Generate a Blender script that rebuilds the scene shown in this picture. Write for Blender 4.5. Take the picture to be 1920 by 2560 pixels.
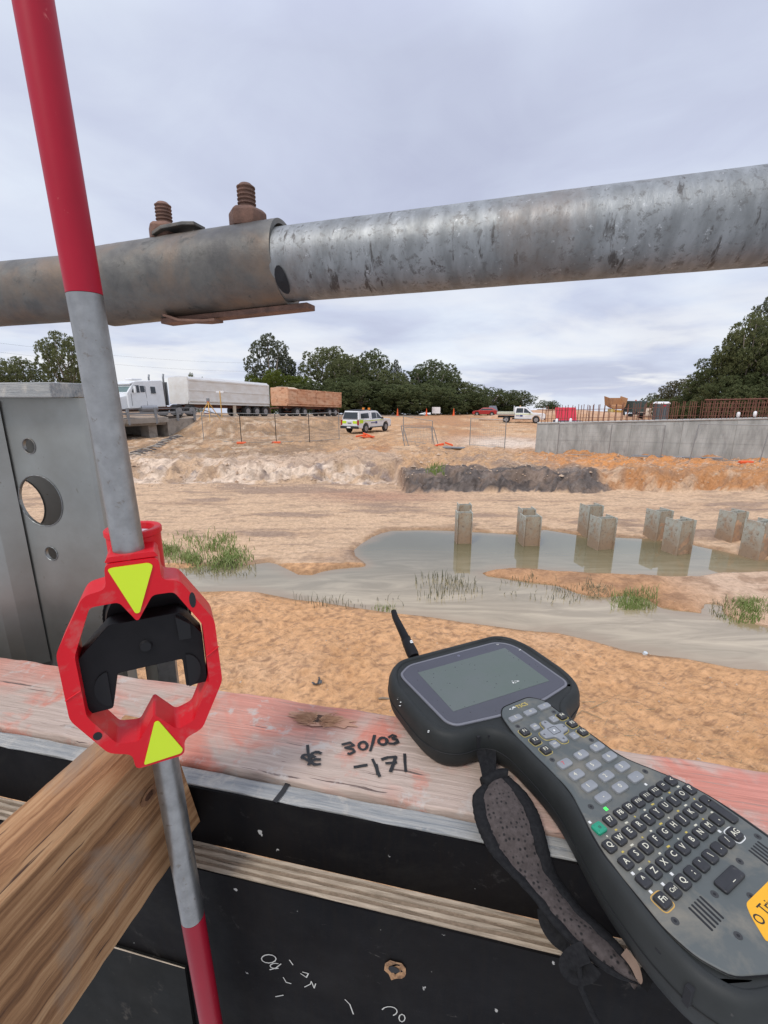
import bpy, math, random
import numpy as np
from mathutils import Matrix, Vector
from mathutils.geometry import tessellate_polygon
random.seed(4)
for o in list(bpy.data.objects): bpy.data.objects.remove(o)
SC = bpy.context.scene
COL = SC.collection
PI = math.pi
# ------------------------------------------------------------------ camera (at the origin, eye height 4 m over the pond)
FPX, HOR = 1130.0, 995.0
PIT = math.atan((1280 - HOR) / FPX); CP, SP = math.cos(PIT), math.sin(PIT)
cam = bpy.data.cameras.new('camera'); camo = bpy.data.objects.new('camera', cam); COL.objects.link(camo)
camo.location = (0, 0, 0); camo.rotation_euler = (PI/2 - PIT, 0, 0)
cam.sensor_fit = 'VERTICAL'; cam.sensor_height = 24; cam.lens = 24 * FPX / 2560
cam.clip_start = 0.02; cam.clip_end = 3000
SC.camera = camo
SC.render.resolution_x = 768; SC.render.resolution_y = 1024
# ------------------------------------------------------------------ light
SUN_EL, SUN_AZ = math.radians(52), math.radians(215)   # azimuth measured clockwise from +Y
sdir = Vector((math.sin(SUN_AZ)*math.cos(SUN_EL), math.cos(SUN_AZ)*math.cos(SUN_EL), math.sin(SUN_EL)))
sl = bpy.data.lights.new('sun', 'SUN'); sl.energy = 1.9; sl.angle = math.radians(14); sl.color = (1, .96, .9)
so = bpy.data.objects.new('sun', sl); COL.objects.link(so); so.rotation_euler = sdir.to_track_quat('Z', 'Y').to_euler()
W = bpy.data.worlds.new('World'); SC.world = W; W.use_nodes = True
nt = W.node_tree; nt.nodes.clear()
def wn(t, **k):
    n = nt.nodes.new(t)
    for a, b in k.items(): setattr(n, a, b)
    return n
wo = wn('ShaderNodeOutputWorld'); bg = wn('ShaderNodeBackground'); bg.inputs[1].default_value = 0.1
sky = wn('ShaderNodeTexSky', sky_type='NISHITA', sun_disc=False); sky.sun_elevation = SUN_EL; sky.sun_rotation = SUN_AZ
tc = wn('ShaderNodeTexCoord'); sep = wn('ShaderNodeSeparateXYZ'); nt.links.new(tc.outputs['Generated'], sep.inputs[0])
def wm(op, a, b=None, c=None):
    n = wn('ShaderNodeMath', operation=op)
    for i, v in enumerate((a, b, c)):
        if v is None: continue
        if isinstance(v, (int, float)): n.inputs[i].default_value = v
        else: nt.links.new(v, n.inputs[i])
    return n.outputs[0]
zz = wm('MAXIMUM', sep.outputs[2], 0.0); den = wm('ADD', zz, 0.16)
cx = wm('DIVIDE', sep.outputs[0], den); cy = wm('DIVIDE', sep.outputs[1], den)
cmb = wn('ShaderNodeCombineXYZ'); nt.links.new(cx, cmb.inputs[0]); nt.links.new(cy, cmb.inputs[1])
def wnoise(scale, detail, rough, dist=0.0, off=(0, 0, 0)):
    m = wn('ShaderNodeMapping'); m.inputs['Location'].default_value = off; nt.links.new(cmb.outputs[0], m.inputs[0])
    n = wn('ShaderNodeTexNoise'); n.inputs['Scale'].default_value = scale; n.inputs['Detail'].default_value = detail
    n.inputs['Roughness'].default_value = rough; n.inputs['Distortion'].default_value = dist
    nt.links.new(m.outputs[0], n.inputs['Vector']); return n.outputs['Fac']
def wramp(f, stops):
    r = wn('ShaderNodeValToRGB'); e = r.color_ramp.elements
    while len(e) < len(stops): e.new(.5)
    for q, (p, c) in zip(e, stops): q.position = p; q.color = (*c, 1)
    nt.links.new(f, r.inputs[0]); return r.outputs[0]
def wmix(f, a, b, mode='MIX'):
    n = wn('ShaderNodeMix', data_type='RGBA', blend_type=mode)
    for s, v in ((n.inputs[0], f), (n.inputs[6], a), (n.inputs[7], b)):
        if isinstance(v, (int, float)): s.default_value = v
        elif isinstance(v, tuple): s.default_value = (*v, 1)
        else: nt.links.new(v, s)
    return n.outputs[2]
big = wramp(wnoise(0.75, 5, .46, .5, (1.3, .2, 0)), [(.33, (.55, .59, .75)), (.45, (.64, .69, .85)), (.56, (.75, .81, .94)), (.70, (.89, .94, 1.02))])
fine = wramp(wnoise(2.6, 8, .6, .8, (4, 2, 0)), [(.35, (.965, .96, .975)), (.68, (1.03, 1.035, 1.025))])
cl = wmix(1.0, big, fine, 'MULTIPLY')
# white breaks low over the horizon
brk = wramp(wnoise(.8, 9, .55, .6, (.6, 7.9, 0)), [(.46, (0, 0, 0)), (.60, (1, 1, 1))])
lowm = wn('ShaderNodeMapRange'); nt.links.new(zz, lowm.inputs[0]); lowm.inputs[1].default_value = .05; lowm.inputs[2].default_value = .30; lowm.inputs[3].default_value = 1; lowm.inputs[4].default_value = 0
lf = wmix(1.0, brk, lowm.outputs[0], 'MULTIPLY')
cl = wmix(wm('MULTIPLY', lf, .9), cl, (.93, .94, .97))
# overcast sky grows brighter towards the zenith
zen = wn('ShaderNodeMapRange'); nt.links.new(zz, zen.inputs[0]); zen.inputs[1].default_value = .52; zen.inputs[2].default_value = 1; zen.inputs[3].default_value = 10.0; zen.inputs[4].default_value = 20.0
vm = wn('ShaderNodeVectorMath', operation='SCALE'); nt.links.new(cl, vm.inputs[0]); nt.links.new(zen.outputs[0], vm.inputs[3])
fin = wmix(.93, sky.outputs[0], vm.outputs[0])
nt.links.new(fin, bg.inputs[0]); nt.links.new(bg.outputs[0], wo.inputs[0])
SC.view_settings.view_transform = 'Standard'; SC.view_settings.look = 'None'
SC.view_settings.exposure = 0.0; SC.view_settings.gamma = 1.0
try: SC.view_settings.use_curve_mapping = False
except Exception: pass

# ------------------------------------------------------------------ helpers
def ray(u, v):
    X = (u - 960) / FPX; Y = (v - 1280) / FPX
    return Vector((X, CP - Y*SP, -SP - Y*CP))
def onz(u, v, z): r = ray(u, v); return r * (z / r.z)
def ony(u, v, y): r = ray(u, v); return r * (y / r.y)
A12 = math.radians(12.4)
RV = Vector((math.cos(A12), -math.sin(A12), 0)); NV = Vector((math.sin(A12), math.cos(A12), 0)); ZV = Vector((0, 0, 1))
def T(t, n, z): return RV*t + NV*n + ZV*z          # formwork axes: along, away, up
def onN(u, v, n): r = ray(u, v); return r * (n / r.dot(NV))

def tree_nodes(m): m.use_nodes = True; m.node_tree.nodes.clear(); return m.node_tree
def mat(name, c1, c2=None, scale=5.0, detail=6, rough=.6, rough2=None, metal=0.0, bump=0.0, bscale=None, stretch=(1, 1, 1), rotz=0.0,
        spots=None, spotc=(.1, .1, .1), spotr=(.6, .7), dist=0.0, lo=.35, hi=.65, coat=0.0, extra=None, attr=None, spec=.5, spotstretch=None, bdist=.01):
    m = bpy.data.materials.new(name); t = tree_nodes(m); N = t.nodes; L = t.links
    o = N.new('ShaderNodeOutputMaterial'); b = N.new('ShaderNodeBsdfPrincipled'); L.new(b.outputs[0], o.inputs[0])
    b.inputs['Metallic'].default_value = metal; b.inputs['Roughness'].default_value = rough
    b.inputs['Specular IOR Level'].default_value = spec
    if coat: b.inputs['Coat Weight'].default_value = coat; b.inputs['Coat Roughness'].default_value = .08
    tc = N.new('ShaderNodeTexCoord'); mp = N.new('ShaderNodeMapping'); mp.inputs['Rotation'].default_value = (0, 0, rotz)
    L.new(tc.outputs['Object'], mp.inputs[0])
    mp2 = N.new('ShaderNodeMapping'); mp2.inputs['Scale'].default_value = stretch; L.new(mp.outputs[0], mp2.inputs[0])
    def noise(s, d=detail, r=.6, di=dist, vec=None):
        n = N.new('ShaderNodeTexNoise'); n.inputs['Scale'].default_value = s; n.inputs['Detail'].default_value = d
        n.inputs['Roughness'].default_value = r; n.inputs['Distortion'].default_value = di
        L.new(vec or mp2.outputs[0], n.inputs['Vector']); return n.outputs['Fac']
    def rmp(f, a, bb, ca=(0, 0, 0), cb=(1, 1, 1)):
        r = N.new('ShaderNodeValToRGB'); r.color_ramp.elements[0].position = a; r.color_ramp.elements[1].position = bb
        r.color_ramp.elements[0].color = (*ca, 1); r.color_ramp.elements[1].color = (*cb, 1); L.new(f, r.inputs[0]); return r.outputs[0]
    def mix(f, a, bb, mode='MIX'):
        n = N.new('ShaderNodeMix'); n.data_type = 'RGBA'; n.blend_type = mode
        for s, v in ((n.inputs[0], f), (n.inputs[6], a), (n.inputs[7], bb)):
            if isinstance(v, (int, float)): s.default_value = v
            elif isinstance(v, tuple): s.default_value = (*v, 1)
            else: L.new(v, s)
        return n.outputs[2]
    c2 = c2 or tuple(x*.8 for x in c1)
    f = noise(scale); col = mix(rmp(f, lo, hi), c1, c2)
    if attr:
        a = N.new('ShaderNodeAttribute'); a.attribute_name = attr
        col = mix(1.0, a.outputs['Color'], col, 'MULTIPLY')
    if spots:
        vec = None
        if spotstretch:
            m3 = N.new('ShaderNodeMapping'); m3.inputs['Scale'].default_value = spotstretch; L.new(mp.outputs[0], m3.inputs[0]); vec = m3.outputs[0]
        s = rmp(noise(spots, 8, .65, .3, vec), *spotr); col = mix(s, col, spotc)
    if extra: col = extra(N, L, mp, mp2, noise, rmp, mix, col, b)
    L.new(col, b.inputs['Base Color'])
    if rough2 is not None:
        mr = N.new('ShaderNodeMapRange'); L.new(noise(scale*1.7), mr.inputs[0]); mr.inputs[1].default_value = .3; mr.inputs[2].default_value = .7
        mr.inputs[3].default_value = rough; mr.inputs[4].default_value = rough2; L.new(mr.outputs[0], b.inputs['Roughness'])
    if bump:
        bn = N.new('ShaderNodeBump'); bn.inputs['Strength'].default_value = bump; bn.inputs['Distance'].default_value = bdist
        L.new(noise(bscale or scale*2, 10, .65), bn.inputs['Height']); L.new(bn.outputs[0], b.inputs['Normal'])
    return m
def flat(name, c, rough=.5, metal=0.0, **k): return mat(name, c, tuple(x*.88 for x in c), scale=k.pop('scale', 3), rough=rough, metal=metal, **k)

def mesh(name, V, F, smooth=False):
    me = bpy.data.meshes.new(name); me.from_pydata([tuple(v) for v in V], [], [tuple(f) for f in F]); me.update()
    if smooth:
        for p in me.polygons: p.use_smooth = True
        if smooth == 'auto' or isinstance(smooth, float):
            try: me.set_sharp_from_angle(angle=math.radians(35 if smooth == 'auto' else smooth))
            except Exception: pass
    return me
class MB:
    def __init__(s): s.V = []; s.F = []
    def add(s, V, F):
        k = len(s.V); s.V += [Vector(v) for v in V]; s.F += [tuple(i + k for i in f) for f in F]; return s
    def box(s, c, d, ax=None):
        ax = ax or (Vector((1, 0, 0)), Vector((0, 1, 0)), Vector((0, 0, 1))); c = Vector(c)
        V = [c + ax[0]*(sx*d[0]/2) + ax[1]*(sy*d[1]/2) + ax[2]*(sz*d[2]/2) for sx in (-1, 1) for sy in (-1, 1) for sz in (-1, 1)]
        return s.add(V, [(0, 1, 3, 2), (4, 6, 7, 5), (0, 4, 5, 1), (2, 3, 7, 6), (0, 2, 6, 4), (1, 5, 7, 3)])
    def tube(s, P, r, n=10, caps=True, flatten=None):
        P = [Vector(p) for p in P]; rr = r if isinstance(r, (list, tuple)) else [r]*len(P); V = []; F = []; up = None
        for i, p in enumerate(P):
            d = (P[min(i+1, len(P)-1)] - P[max(i-1, 0)]).normalized()
            if up is None: up = Vector((0, 0, 1)) if abs(d.z) < .9 else Vector((0, 1, 0))
            a = d.cross(up).normalized(); b = a.cross(d).normalized(); up = b
            for k in range(n):
                t = 2*PI*k/n; V.append(p + (a*math.cos(t) + b*math.sin(t))*rr[i])
        for i in range(len(P)-1):
            for k in range(n): F.append((i*n+k, i*n+(k+1) % n, (i+1)*n+(k+1) % n, (i+1)*n+k))
        if caps: F.append(tuple(range(n))[::-1]); F.append(tuple((len(P)-1)*n+k for k in range(n)))
        return s.add(V, F)
    def prism(s, poly, M, d0, d1, holes=()):
        """poly: list of 2-D points, M(a,b,d) maps to 3-D; extruded from d0 to d1"""
        loops = [list(poly)] + [list(h) for h in holes]; flat_ = [p for l in loops for p in l]; n = len(flat_)
        tr = tessellate_polygon([[Vector((p[0], p[1], 0)) for p in l] for l in loops]) if (holes or len(poly) > 4) else None
        V = [M(p[0], p[1], d0) for p in flat_] + [M(p[0], p[1], d1) for p in flat_]; F = []
        if tr is None: F += [tuple(range(n))[::-1], tuple(range(n, 2*n))]
        else:
            for t in tr: F.append(t); F.append(tuple(i+n for i in reversed(t)))
        k = 0
        for l in loops:
            m = len(l)
            for i in range(m): a = k+i; b = k+(i+1) % m; F.append((a, b, b+n, a+n))
            k += m
        return s.add(V, F)
    def loft(s, rings, cap0=True, cap1=True):
        n = len(rings[0]); V = [p for r in rings for p in r]; F = []
        for i in range(len(rings)-1):
            for k in range(n): F.append((i*n+k, i*n+(k+1) % n, (i+1)*n+(k+1) % n, (i+1)*n+k))
        for on, base in ((cap0, 0), (cap1, (len(rings)-1)*n)):
            if not on: continue
            if n <= 8: F.append(tuple(base+k for k in range(n)))
            else:
                for t in tessellate_polygon([[Vector(p) for p in V[base:base+n]]]): F.append(tuple(base+i for i in t))
        return s.add(V, F)
    def obj(s, name, m, parent=None, smooth=False, bevel=0, **k):
        if parent is not None and not getattr(parent, 'loc_', None): pass
        off = getattr(OFF, 'get')(parent, None) if parent is not None else None
        V = s.V if off is None else [v - off for v in s.V]
        me = mesh(name, V, s.F, smooth)
        import bmesh
        bm = bmesh.new(); bm.from_mesh(me); bmesh.ops.recalc_face_normals(bm, faces=bm.faces); bm.to_mesh(me); bm.free()
        me.materials.append(m); o = bpy.data.objects.new(name, me); COL.objects.link(o)
        if parent is not None: o.parent = parent; OFF[o] = off if off is not None else None
        if bevel:
            b = o.modifiers.new('bevel', 'BEVEL'); b.width = bevel; b.segments = 3; b.limit_method = 'ANGLE'; b.angle_limit = math.radians(35)
            for p in me.polygons: p.use_smooth = True
            b.harden_normals = True
        for a, v in k.items(): o[a] = v
        return o
OFF = {}
def thing(name, label, cat, loc=(0, 0, 0), group=None, world=True):
    """an Empty at the thing's base; world=True: its parts are given in world coordinates"""
    o = bpy.data.objects.new(name, None); COL.objects.link(o); o.empty_display_size = .05
    o.location = loc; o['label'] = label; o['category'] = cat
    if group: o['group'] = group
    OFF[o] = Vector(loc) if world else None
    return o
def tag(o, label, cat, group=None, kind=None):
    o['label'] = label; o['category'] = cat
    if group: o['group'] = group
    if kind: o['kind'] = kind
    return o
def copy_tree(o, parent=None):
    c = o.copy(); COL.objects.link(c); c.parent = parent
    for ch in o.children: copy_tree(ch, c)
    return c
def disk_pts(r, n=24, c=(0, 0)): return [(c[0]+r*math.cos(2*PI*k/n), c[1]+r*math.sin(2*PI*k/n)) for k in range(n)]
def rounded(poly, r, seg=5):
    """rounded corners on a closed 2-D polygon; r: number or per-corner list"""
    out = []; n = len(poly)
    for i, p in enumerate(poly):
        p = Vector(p); a = Vector(poly[i-1]) - p; b = Vector(poly[(i+1) % n]) - p
        rr = r[i] if isinstance(r, (list, tuple)) else r
        d = min(rr, a.length*.48, b.length*.48); pa = p + a.normalized()*d; pb = p + b.normalized()*d
        for k in range(seg+1):
            t = k/seg; out.append((pa*(1-t)**2 + p*2*t*(1-t) + pb*t*t))
    return out
def resample(poly, step):
    out = []; n = len(poly)
    for i in range(n):
        a, b = Vector(poly[i]), Vector(poly[(i+1) % n]); m = max(1, int(round((b-a).length/step)))
        for k in range(m): out.append(a + (b-a)*(k/m))
    return out
def inset(poly, d):
    n = len(poly); P = [Vector(p) for p in poly]
    area = sum(P[i].x*P[(i+1) % n].y - P[(i+1) % n].x*P[i].y for i in range(n)); sg = 1 if area > 0 else -1
    out = []
    for i in range(n):
        e = (P[(i+1) % n] - P[i-1]); e = e.normalized() if e.length > 1e-9 else Vector((1, 0))
        out.append(P[i] + Vector((-e.y, e.x))*sg*d)
    return out

# ------------------------------------------------------------------ materials
def galv_extra(N, L, mp, mp2, noise, rmp, mix, col, b):
    # rusty-brown dirt on some of the zinc, dark scratches across
    m = N.new('ShaderNodeMapping'); m.inputs['Scale'].default_value = (120, 30, 30); L.new(mp.outputs[0], m.inputs[0])
    s = rmp(noise(1.0, 6, .6, .2, m.outputs[0]), .62, .67); col = mix(s, col, (.09, .085, .08))
    s2 = rmp(noise(48, 8, .72, .4, mp.outputs[0]), .63, .67); col = mix(s2, col, (.11, .10, .095))
    g2 = rmp(noise(170, 6, .75, .3, mp.outputs[0]), .54, .62); col = mix(g2, col, (.155, .155, .15)); g3 = rmp(noise(110, 8, .8, .3, mp.outputs[0]), .60, .66); col = mix(g3, col, (.46, .47, .47))
    d = rmp(noise(7, 8, .7, .4, mp.outputs[0]), .54, .78); col = mix(d, col, (.19, .155, .13))
    return col
M_galv = mat('galvanised_steel_tube', (.19, .197, .195), (.29, .30, .30), scale=30, detail=10, rough=.44, rough2=.60, metal=.6, bump=.25, bscale=60, rotz=math.radians(17), stretch=(2.6, 1, 1), extra=galv_extra, lo=.40, hi=.62, bdist=.002)
M_sleeve = mat('weathered_grey_sleeve', (.155, .147, .13), (.105, .10, .092), scale=38, detail=10, rough=.42, rough2=.62, metal=.5, bump=.4, bscale=60, spots=11, spotc=(.21, .15, .105), spotr=(.47, .68), lo=.4, hi=.6, bdist=.002, extra=lambda N, L, mp, mp2, noise, rmp, mix, col, b: mix(rmp(noise(60, 8, .75, .6, mp.outputs[0]), .58, .66), col, (.09, .085, .075)))
M_plate = mat('dull_zinc_plate', (.25, .245, .22), (.34, .345, .325), scale=5, rough=.36, rough2=.48, metal=.8, spots=60, spotc=(.2, .18, .15), spotr=(.66, .72), bump=.08, bscale=90, bdist=.002)
M_rust = mat('rusty_bolt_steel', (.13, .075, .055), (.24, .13, .09), scale=60, rough=.75, metal=.3, bump=.6, bscale=120, bdist=.002)
M_hole = flat('dark_hole', (.012, .012, .014), .8)
M_red = mat('red_plastic', (.56, .004, .012), (.62, .007, .016), scale=14, rough=.34, rough2=.50, spots=55, spotc=(.50, .075, .07), spotr=(.54, .70), bump=.06, bscale=180, bdist=.001, spec=.3)
M_redpaint = mat('red_pole_paint', (.29, .004, .018), (.36, .005, .022), scale=9, rough=.42, spots=120, spotc=(.5, .1, .1), spotr=(.68, .75), bump=.03, bscale=200, bdist=.001, spec=.28)
M_alu = mat('dull_aluminium', (.27, .268, .26), (.35, .348, .34), scale=80, rough=.33, rough2=.45, metal=.88, spots=140, spotc=(.24, .22, .2), spotr=(.62, .68), bump=.1, bscale=260, bdist=.001)
M_yel = mat('lime_reflector', (.56, .72, .01), (.60, .76, .015), scale=8, rough=.35, spots=90, spotc=(.3, .4, .05), spotr=(.74, .78))
M_blk = mat('black_plastic', (.007, .0065, .007), (.012, .011, .012), scale=20, rough=.36, rough2=.5, bump=.05, bscale=150, bdist=.001, spec=.16)
M_blk2 = flat('matte_black', (.012, .012, .013), .6, spec=.25)
M_rubber = mat('dark_rubber_casing', (.018, .020, .0195), (.028, .030, .029), scale=16, rough=.5, rough2=.62, spots=110, spotc=(.09, .085, .08), spotr=(.68, .76), bump=.08, bscale=400, bdist=.0006, spec=.22)
M_panel = mat('grey_green_keypad_plate', (.070, .082, .081), (.090, .099, .095), scale=12, rough=.55, spots=20, spotc=(.20, .18, .14), spotr=(.48, .72), bump=.05, bscale=500, bdist=.0005)
M_key_g = mat('grey_key', (.21, .22, .235), (.25, .26, .27), scale=40, rough=.45)
M_key_b = mat('black_key', (.014, .014, .016), (.024, .024, .026), scale=60, rough=.42, spots=180, spotc=(.08, .075, .07), spotr=(.64, .74))
M_green = flat('green_key', (.01, .26, .15), .4)
M_led = flat('white_print', (.75, .75, .72), .5)
M_cream = flat('cream_legend', (.66, .63, .5), .5)
M_darkleg = flat('grey_legend', (.055, .055, .06), .5)
M_yleg = flat('yellow_print', (.55, .42, .08), .5)
M_orange = flat('orange_outline', (.62, .36, .08), .5)
M_label = flat('yellow_badge', (.85, .42, .01), .45)
M_gled = bpy.data.materials.new('green_led'); t_ = tree_nodes(M_gled)
o_ = t_.nodes.new('ShaderNodeOutputMaterial'); e_ = t_.nodes.new('ShaderNodeEmission'); e_.inputs[0].default_value = (.12, 1, .2, 1); e_.inputs[1].default_value = 1.3; t_.links.new(e_.outputs[0], o_.inputs[0])
def droplets(N, L, mp, mp2, noise, rmp, mix, col, b):
    v = N.new('ShaderNodeTexVoronoi'); v.inputs['Scale'].default_value = 150; v.inputs['Randomness'].default_value = 1; L.new(mp.outputs[0], v.inputs['Vector'])
    s = rmp(v.outputs['Distance'], .10, .15, (1, 1, 1), (0, 0, 0)); g = rmp(noise(260, 1, .5, 0, mp.outputs[0]), .52, .56)
    return mix(mix(1.0, s, g, 'MULTIPLY'), col, (.02, .02, .022))
M_glassb = mat('screen_surround', (.048, .048, .060), (.058, .058, .072), scale=10, rough=.16, extra=droplets, spec=.6)
M_screen = mat('wet_display', (.098, .112, .105), (.085, .108, .090), scale=13, rough=.12, extra=droplets, spec=.6)
M_rim = flat('grey_rim', (.15, .15, .17), .4)
def timb(N, L, mp, mp2, noise, rmp, mix, col, b):
    p = rmp(noise(8, 6, .6, .8, mp.outputs[0]), .50, .60); g = mix(p, (.49, .385, .32), (.58, .22, .155))
    sx = N.new('ShaderNodeSeparateXYZ'); L.new(mp.outputs[0], sx.inputs[0]); rr = N.new('ShaderNodeMapRange'); L.new(sx.outputs[0], rr.inputs[0]); rr.inputs[1].default_value = .15; rr.inputs[2].default_value = .45
    p2 = rmp(noise(3.2, 5, .6, .5, mp.outputs[0]), .48, .62); g = mix(p2, g, (.57, .26, .195)); g = mix(mix(1.0, rr.outputs[0], (.75, .75, .75), 'MULTIPLY'), g, (.58, .27, .23))
    m = N.new('ShaderNodeMapping'); m.inputs['Scale'].default_value = (3, 90, 30); L.new(mp.outputs[0], m.inputs[0])
    gr = rmp(noise(3, 8, .7, .6, m.outputs[0]), .3, .7, (.68, .66, .64), (1.12, 1.12, 1.12)); g = mix(1.0, g, gr, 'MULTIPLY')
    m2 = N.new('ShaderNodeMapping'); m2.inputs['Scale'].default_value = (2.2, 50, 20); L.new(mp.outputs[0], m2.inputs[0])
    cr = rmp(noise(4, 4, .6, .3, m2.outputs[0]), .66, .68); g = mix(cr, g, (.13, .09, .075)); m4 = N.new('ShaderNodeMapping'); m4.inputs['Scale'].default_value = (4, 160, 20); L.new(mp.outputs[0], m4.inputs[0]); g = mix(rmp(noise(3, 6, .7, .2, m4.outputs[0]), .58, .66), g, (.30, .22, .18)); g = mix(rmp(noise(15, 8, .7, .4, mp.outputs[0]), .62, .74), g, (.24, .20, .17))
    sp = rmp(noise(34, 8, .7, .2, mp.outputs[0]), .56, .66); return mix(sp, g, (.47, .41, .36))
M_pink = mat('pink_stained_timber', (.5, .3, .25), scale=6, rough=.78, bump=.7, bscale=5, stretch=(3, 70, 30), rotz=A12, extra=timb, bdist=.002)
def greys(N, L, mp, mp2, noise, rmp, mix, col, b):
    m = N.new('ShaderNodeMapping'); m.inputs['Scale'].default_value = (5, 120, 60); L.new(mp.outputs[0], m.inputs[0])
    g = mix(rmp(noise(2, 8, .7, .4, m.outputs[0]), .35, .65), (.19, .205, .215), (.40, .39, .36))
    s = rmp(noise(28, 8, .7, .4, mp.outputs[0]), .52, .70); return mix(s, g, (.50, .46, .40))
M_greytim = mat('grey_weathered_ply_edge', (.3, .3, .3), scale=6, rough=.8, bump=.8, bscale=6, stretch=(4, 90, 60), rotz=A12, extra=greys, bdist=.002)
M_ply = mat('cream_ply_edge', (.50, .41, .31), (.34, .27, .20), scale=6, rough=.85, bump=.6, bscale=8, stretch=(6, 60, 40), rotz=A12, spots=22, spotc=(.16, .13, .10), spotr=(.62, .72), spotstretch=(1, 4, 1), bdist=.0015)
M_ply2 = mat('brown_ply_edge', (.19, .14, .095), (.27, .20, .14), scale=6, rough=.85, bump=.6, bscale=8, stretch=(30, 60, 40), rotz=A12, bdist=.0015)
def blackply(N, L, mp, mp2, noise, rmp, mix, col, b):
    m = N.new('ShaderNodeMapping'); m.inputs['Scale'].default_value = (90, 60, 10); L.new(mp.outputs[0], m.inputs[0])
    w = rmp(noise(2, 8, .7, .3, m.outputs[0]), .45, .8); col = mix(w, col, (.009, .007, .006))
    d = rmp(noise(6, 8, .75, .6, mp.outputs[0]), .52, .78); col = mix(d, col, (.017, .016, .014))
    s = rmp(noise(75, 3, .5, 0, mp.outputs[0]), .735, .75); col = mix(s, col, (.34, .33, .31)); m5 = N.new('ShaderNodeMapping'); m5.inputs['Scale'].default_value = (14, 10, 60); m5.inputs['Rotation'].default_value = (.2, .5, 0); L.new(mp.outputs[0], m5.inputs[0]); col = mix(rmp(noise(2, 8, .75, 1.5, m5.outputs[0]), .66, .71), col, (.07, .065, .058)); return mix(rmp(noise(11, 9, .8, .3, mp.outputs[0]), .60, .72), col, (.05, .046, .042))
M_black = mat('black_film_ply', (.004, .004, .005), (.008, .007, .007), scale=9, rough=.5, rough2=.7, bump=.2, bscale=70, rotz=A12, extra=blackply, bdist=.001, spec=.07)
def beamx(N, L, mp, mp2, noise, rmp, mix, col, b):
    m = N.new('ShaderNodeMapping'); m.inputs['Scale'].default_value = (40, 1.3, 40); L.new(mp.outputs[0], m.inputs[0])
    a = noise(2.2, 10, .70, .9, m.outputs[0])
    g = N.new('ShaderNodeValToRGB'); e = g.color_ramp.elements; L.new(a, g.inputs[0])
    for _ in range(3): e.new(.5)
    for q, (p, c) in zip(e, [(.30, (.08, .032, .012)), (.42, (.21, .095, .035)), (.52, (.34, .175, .075)), (.62, (.45, .26, .125)), (.76, (.26, .13, .055))]): q.position = p; q.color = (*c, 1)
    c = g.outputs[0]
    m2 = N.new('ShaderNodeMapping'); m2.inputs['Scale'].default_value = (70, 2.2, 70); L.new(mp.outputs[0], m2.inputs[0])
    cr = rmp(noise(2.5, 4, .5, .4, m2.outputs[0]), .67, .70); c = mix(cr, c, (.06, .025, .012))
    st = rmp(noise(9, 6, .6, .5, mp.outputs[0]), .58, .72); c = mix(st, c, (.24, .18, .13))
    return c
M_beam = mat('rough_sawn_brown_timber', (.4, .25, .12), scale=6, rough=.72, bump=.55, bscale=4, stretch=(70, 3, 70), rotz=A12, extra=beamx, bdist=.0022)
M_endgrain = mat('sawn_end', (.40, .26, .14), (.25, .14, .07), scale=60, rough=.8, bump=.3)
M_strap = mat('black_webbing', (.007, .007, .008), (.014, .014, .015), scale=300, rough=.85, bump=.5, bscale=600, bdist=.0006, spec=.2)
def meshfab(N, L, mp, mp2, noise, rmp, mix, col, b):
    v = N.new('ShaderNodeTexVoronoi'); v.inputs['Scale'].default_value = 230; v.inputs['Randomness'].default_value = .45; L.new(mp.outputs[0], v.inputs['Vector'])
    s = rmp(v.outputs['Distance'], .16, .34, (1, 1, 1), (0, 0, 0)); return mix(s, col, (.006, .005, .005))
M_mesh = mat('brown_grey_air_mesh', (.043, .033, .030), (.072, .057, .053), scale=240, rough=.9, extra=meshfab, bump=.6, bscale=320, bdist=.001)
M_leather = mat('worn_tan_lining', (.11, .065, .045), (.18, .12, .085), scale=50, rough=.8)
M_ink = flat('black_marker_ink', (.012, .012, .012), .6)
M_chalk = flat('white_chalk', (.50, .49, .45), .9)
M_conc = mat('formed_concrete', (.28, .285, .265), (.44, .445, .42), scale=.9, rough=.85, bump=.2, bscale=6, spots=1.6, spotc=(.22, .22, .21), spotr=(.5, .75), stretch=(2, 2, .6))
M_concold = mat('aged_concrete', (.26, .23, .20), (.36, .32, .27), scale=1.2, rough=.9, spots=1.5, spotc=(.13, .11, .09), spotr=(.5, .7))
M_rebar = mat('rusty_rebar', (.13, .05, .035), (.20, .085, .055), scale=3, rough=.85)
M_white = mat('white_vehicle_paint', (.74, .75, .76), (.66, .67, .67), scale=2, rough=.28, coat=.4)
M_cream2 = mat('dusty_white_tipper', (.78, .77, .74), (.68, .64, .58), scale=.9, rough=.5, spots=1.4, spotc=(.58, .44, .32), spotr=(.6, .85), stretch=(1, 1, 1.5))
M_orr = mat('orange_dust_tipper', (.62, .30, .16), (.70, .44, .28), scale=.8, rough=.75, spots=1.5, spotc=(.32, .11, .05), spotr=(.5, .7), stretch=(.7, 1, 2))
M_tyre = flat('tyre_rubber', (.03, .028, .026), .85)
M_rimm = flat('wheel_rim', (.35, .35, .36), .4, .6)
M_win = flat('dark_glass', (.02, .026, .03), .08, spec=.8)
M_bump = flat('black_bumper', (.025, .025, .027), .5)
M_tail = flat('red_lens', (.35, .01, .01), .3)
M_rusty = mat('rusty_chassis', (.13, .055, .035), (.2, .09, .06), scale=2, rough=.8)
M_hivis = flat('lime_vinyl', (.55, .75, .03), .5)
M_blue = flat('blue_vinyl', (.03, .05, .2), .5)
M_orangep = flat('orange_plastic', (.80, .12, .03), .5)
M_signw = flat('white_sign', (.8, .8, .8), .5)
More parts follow.
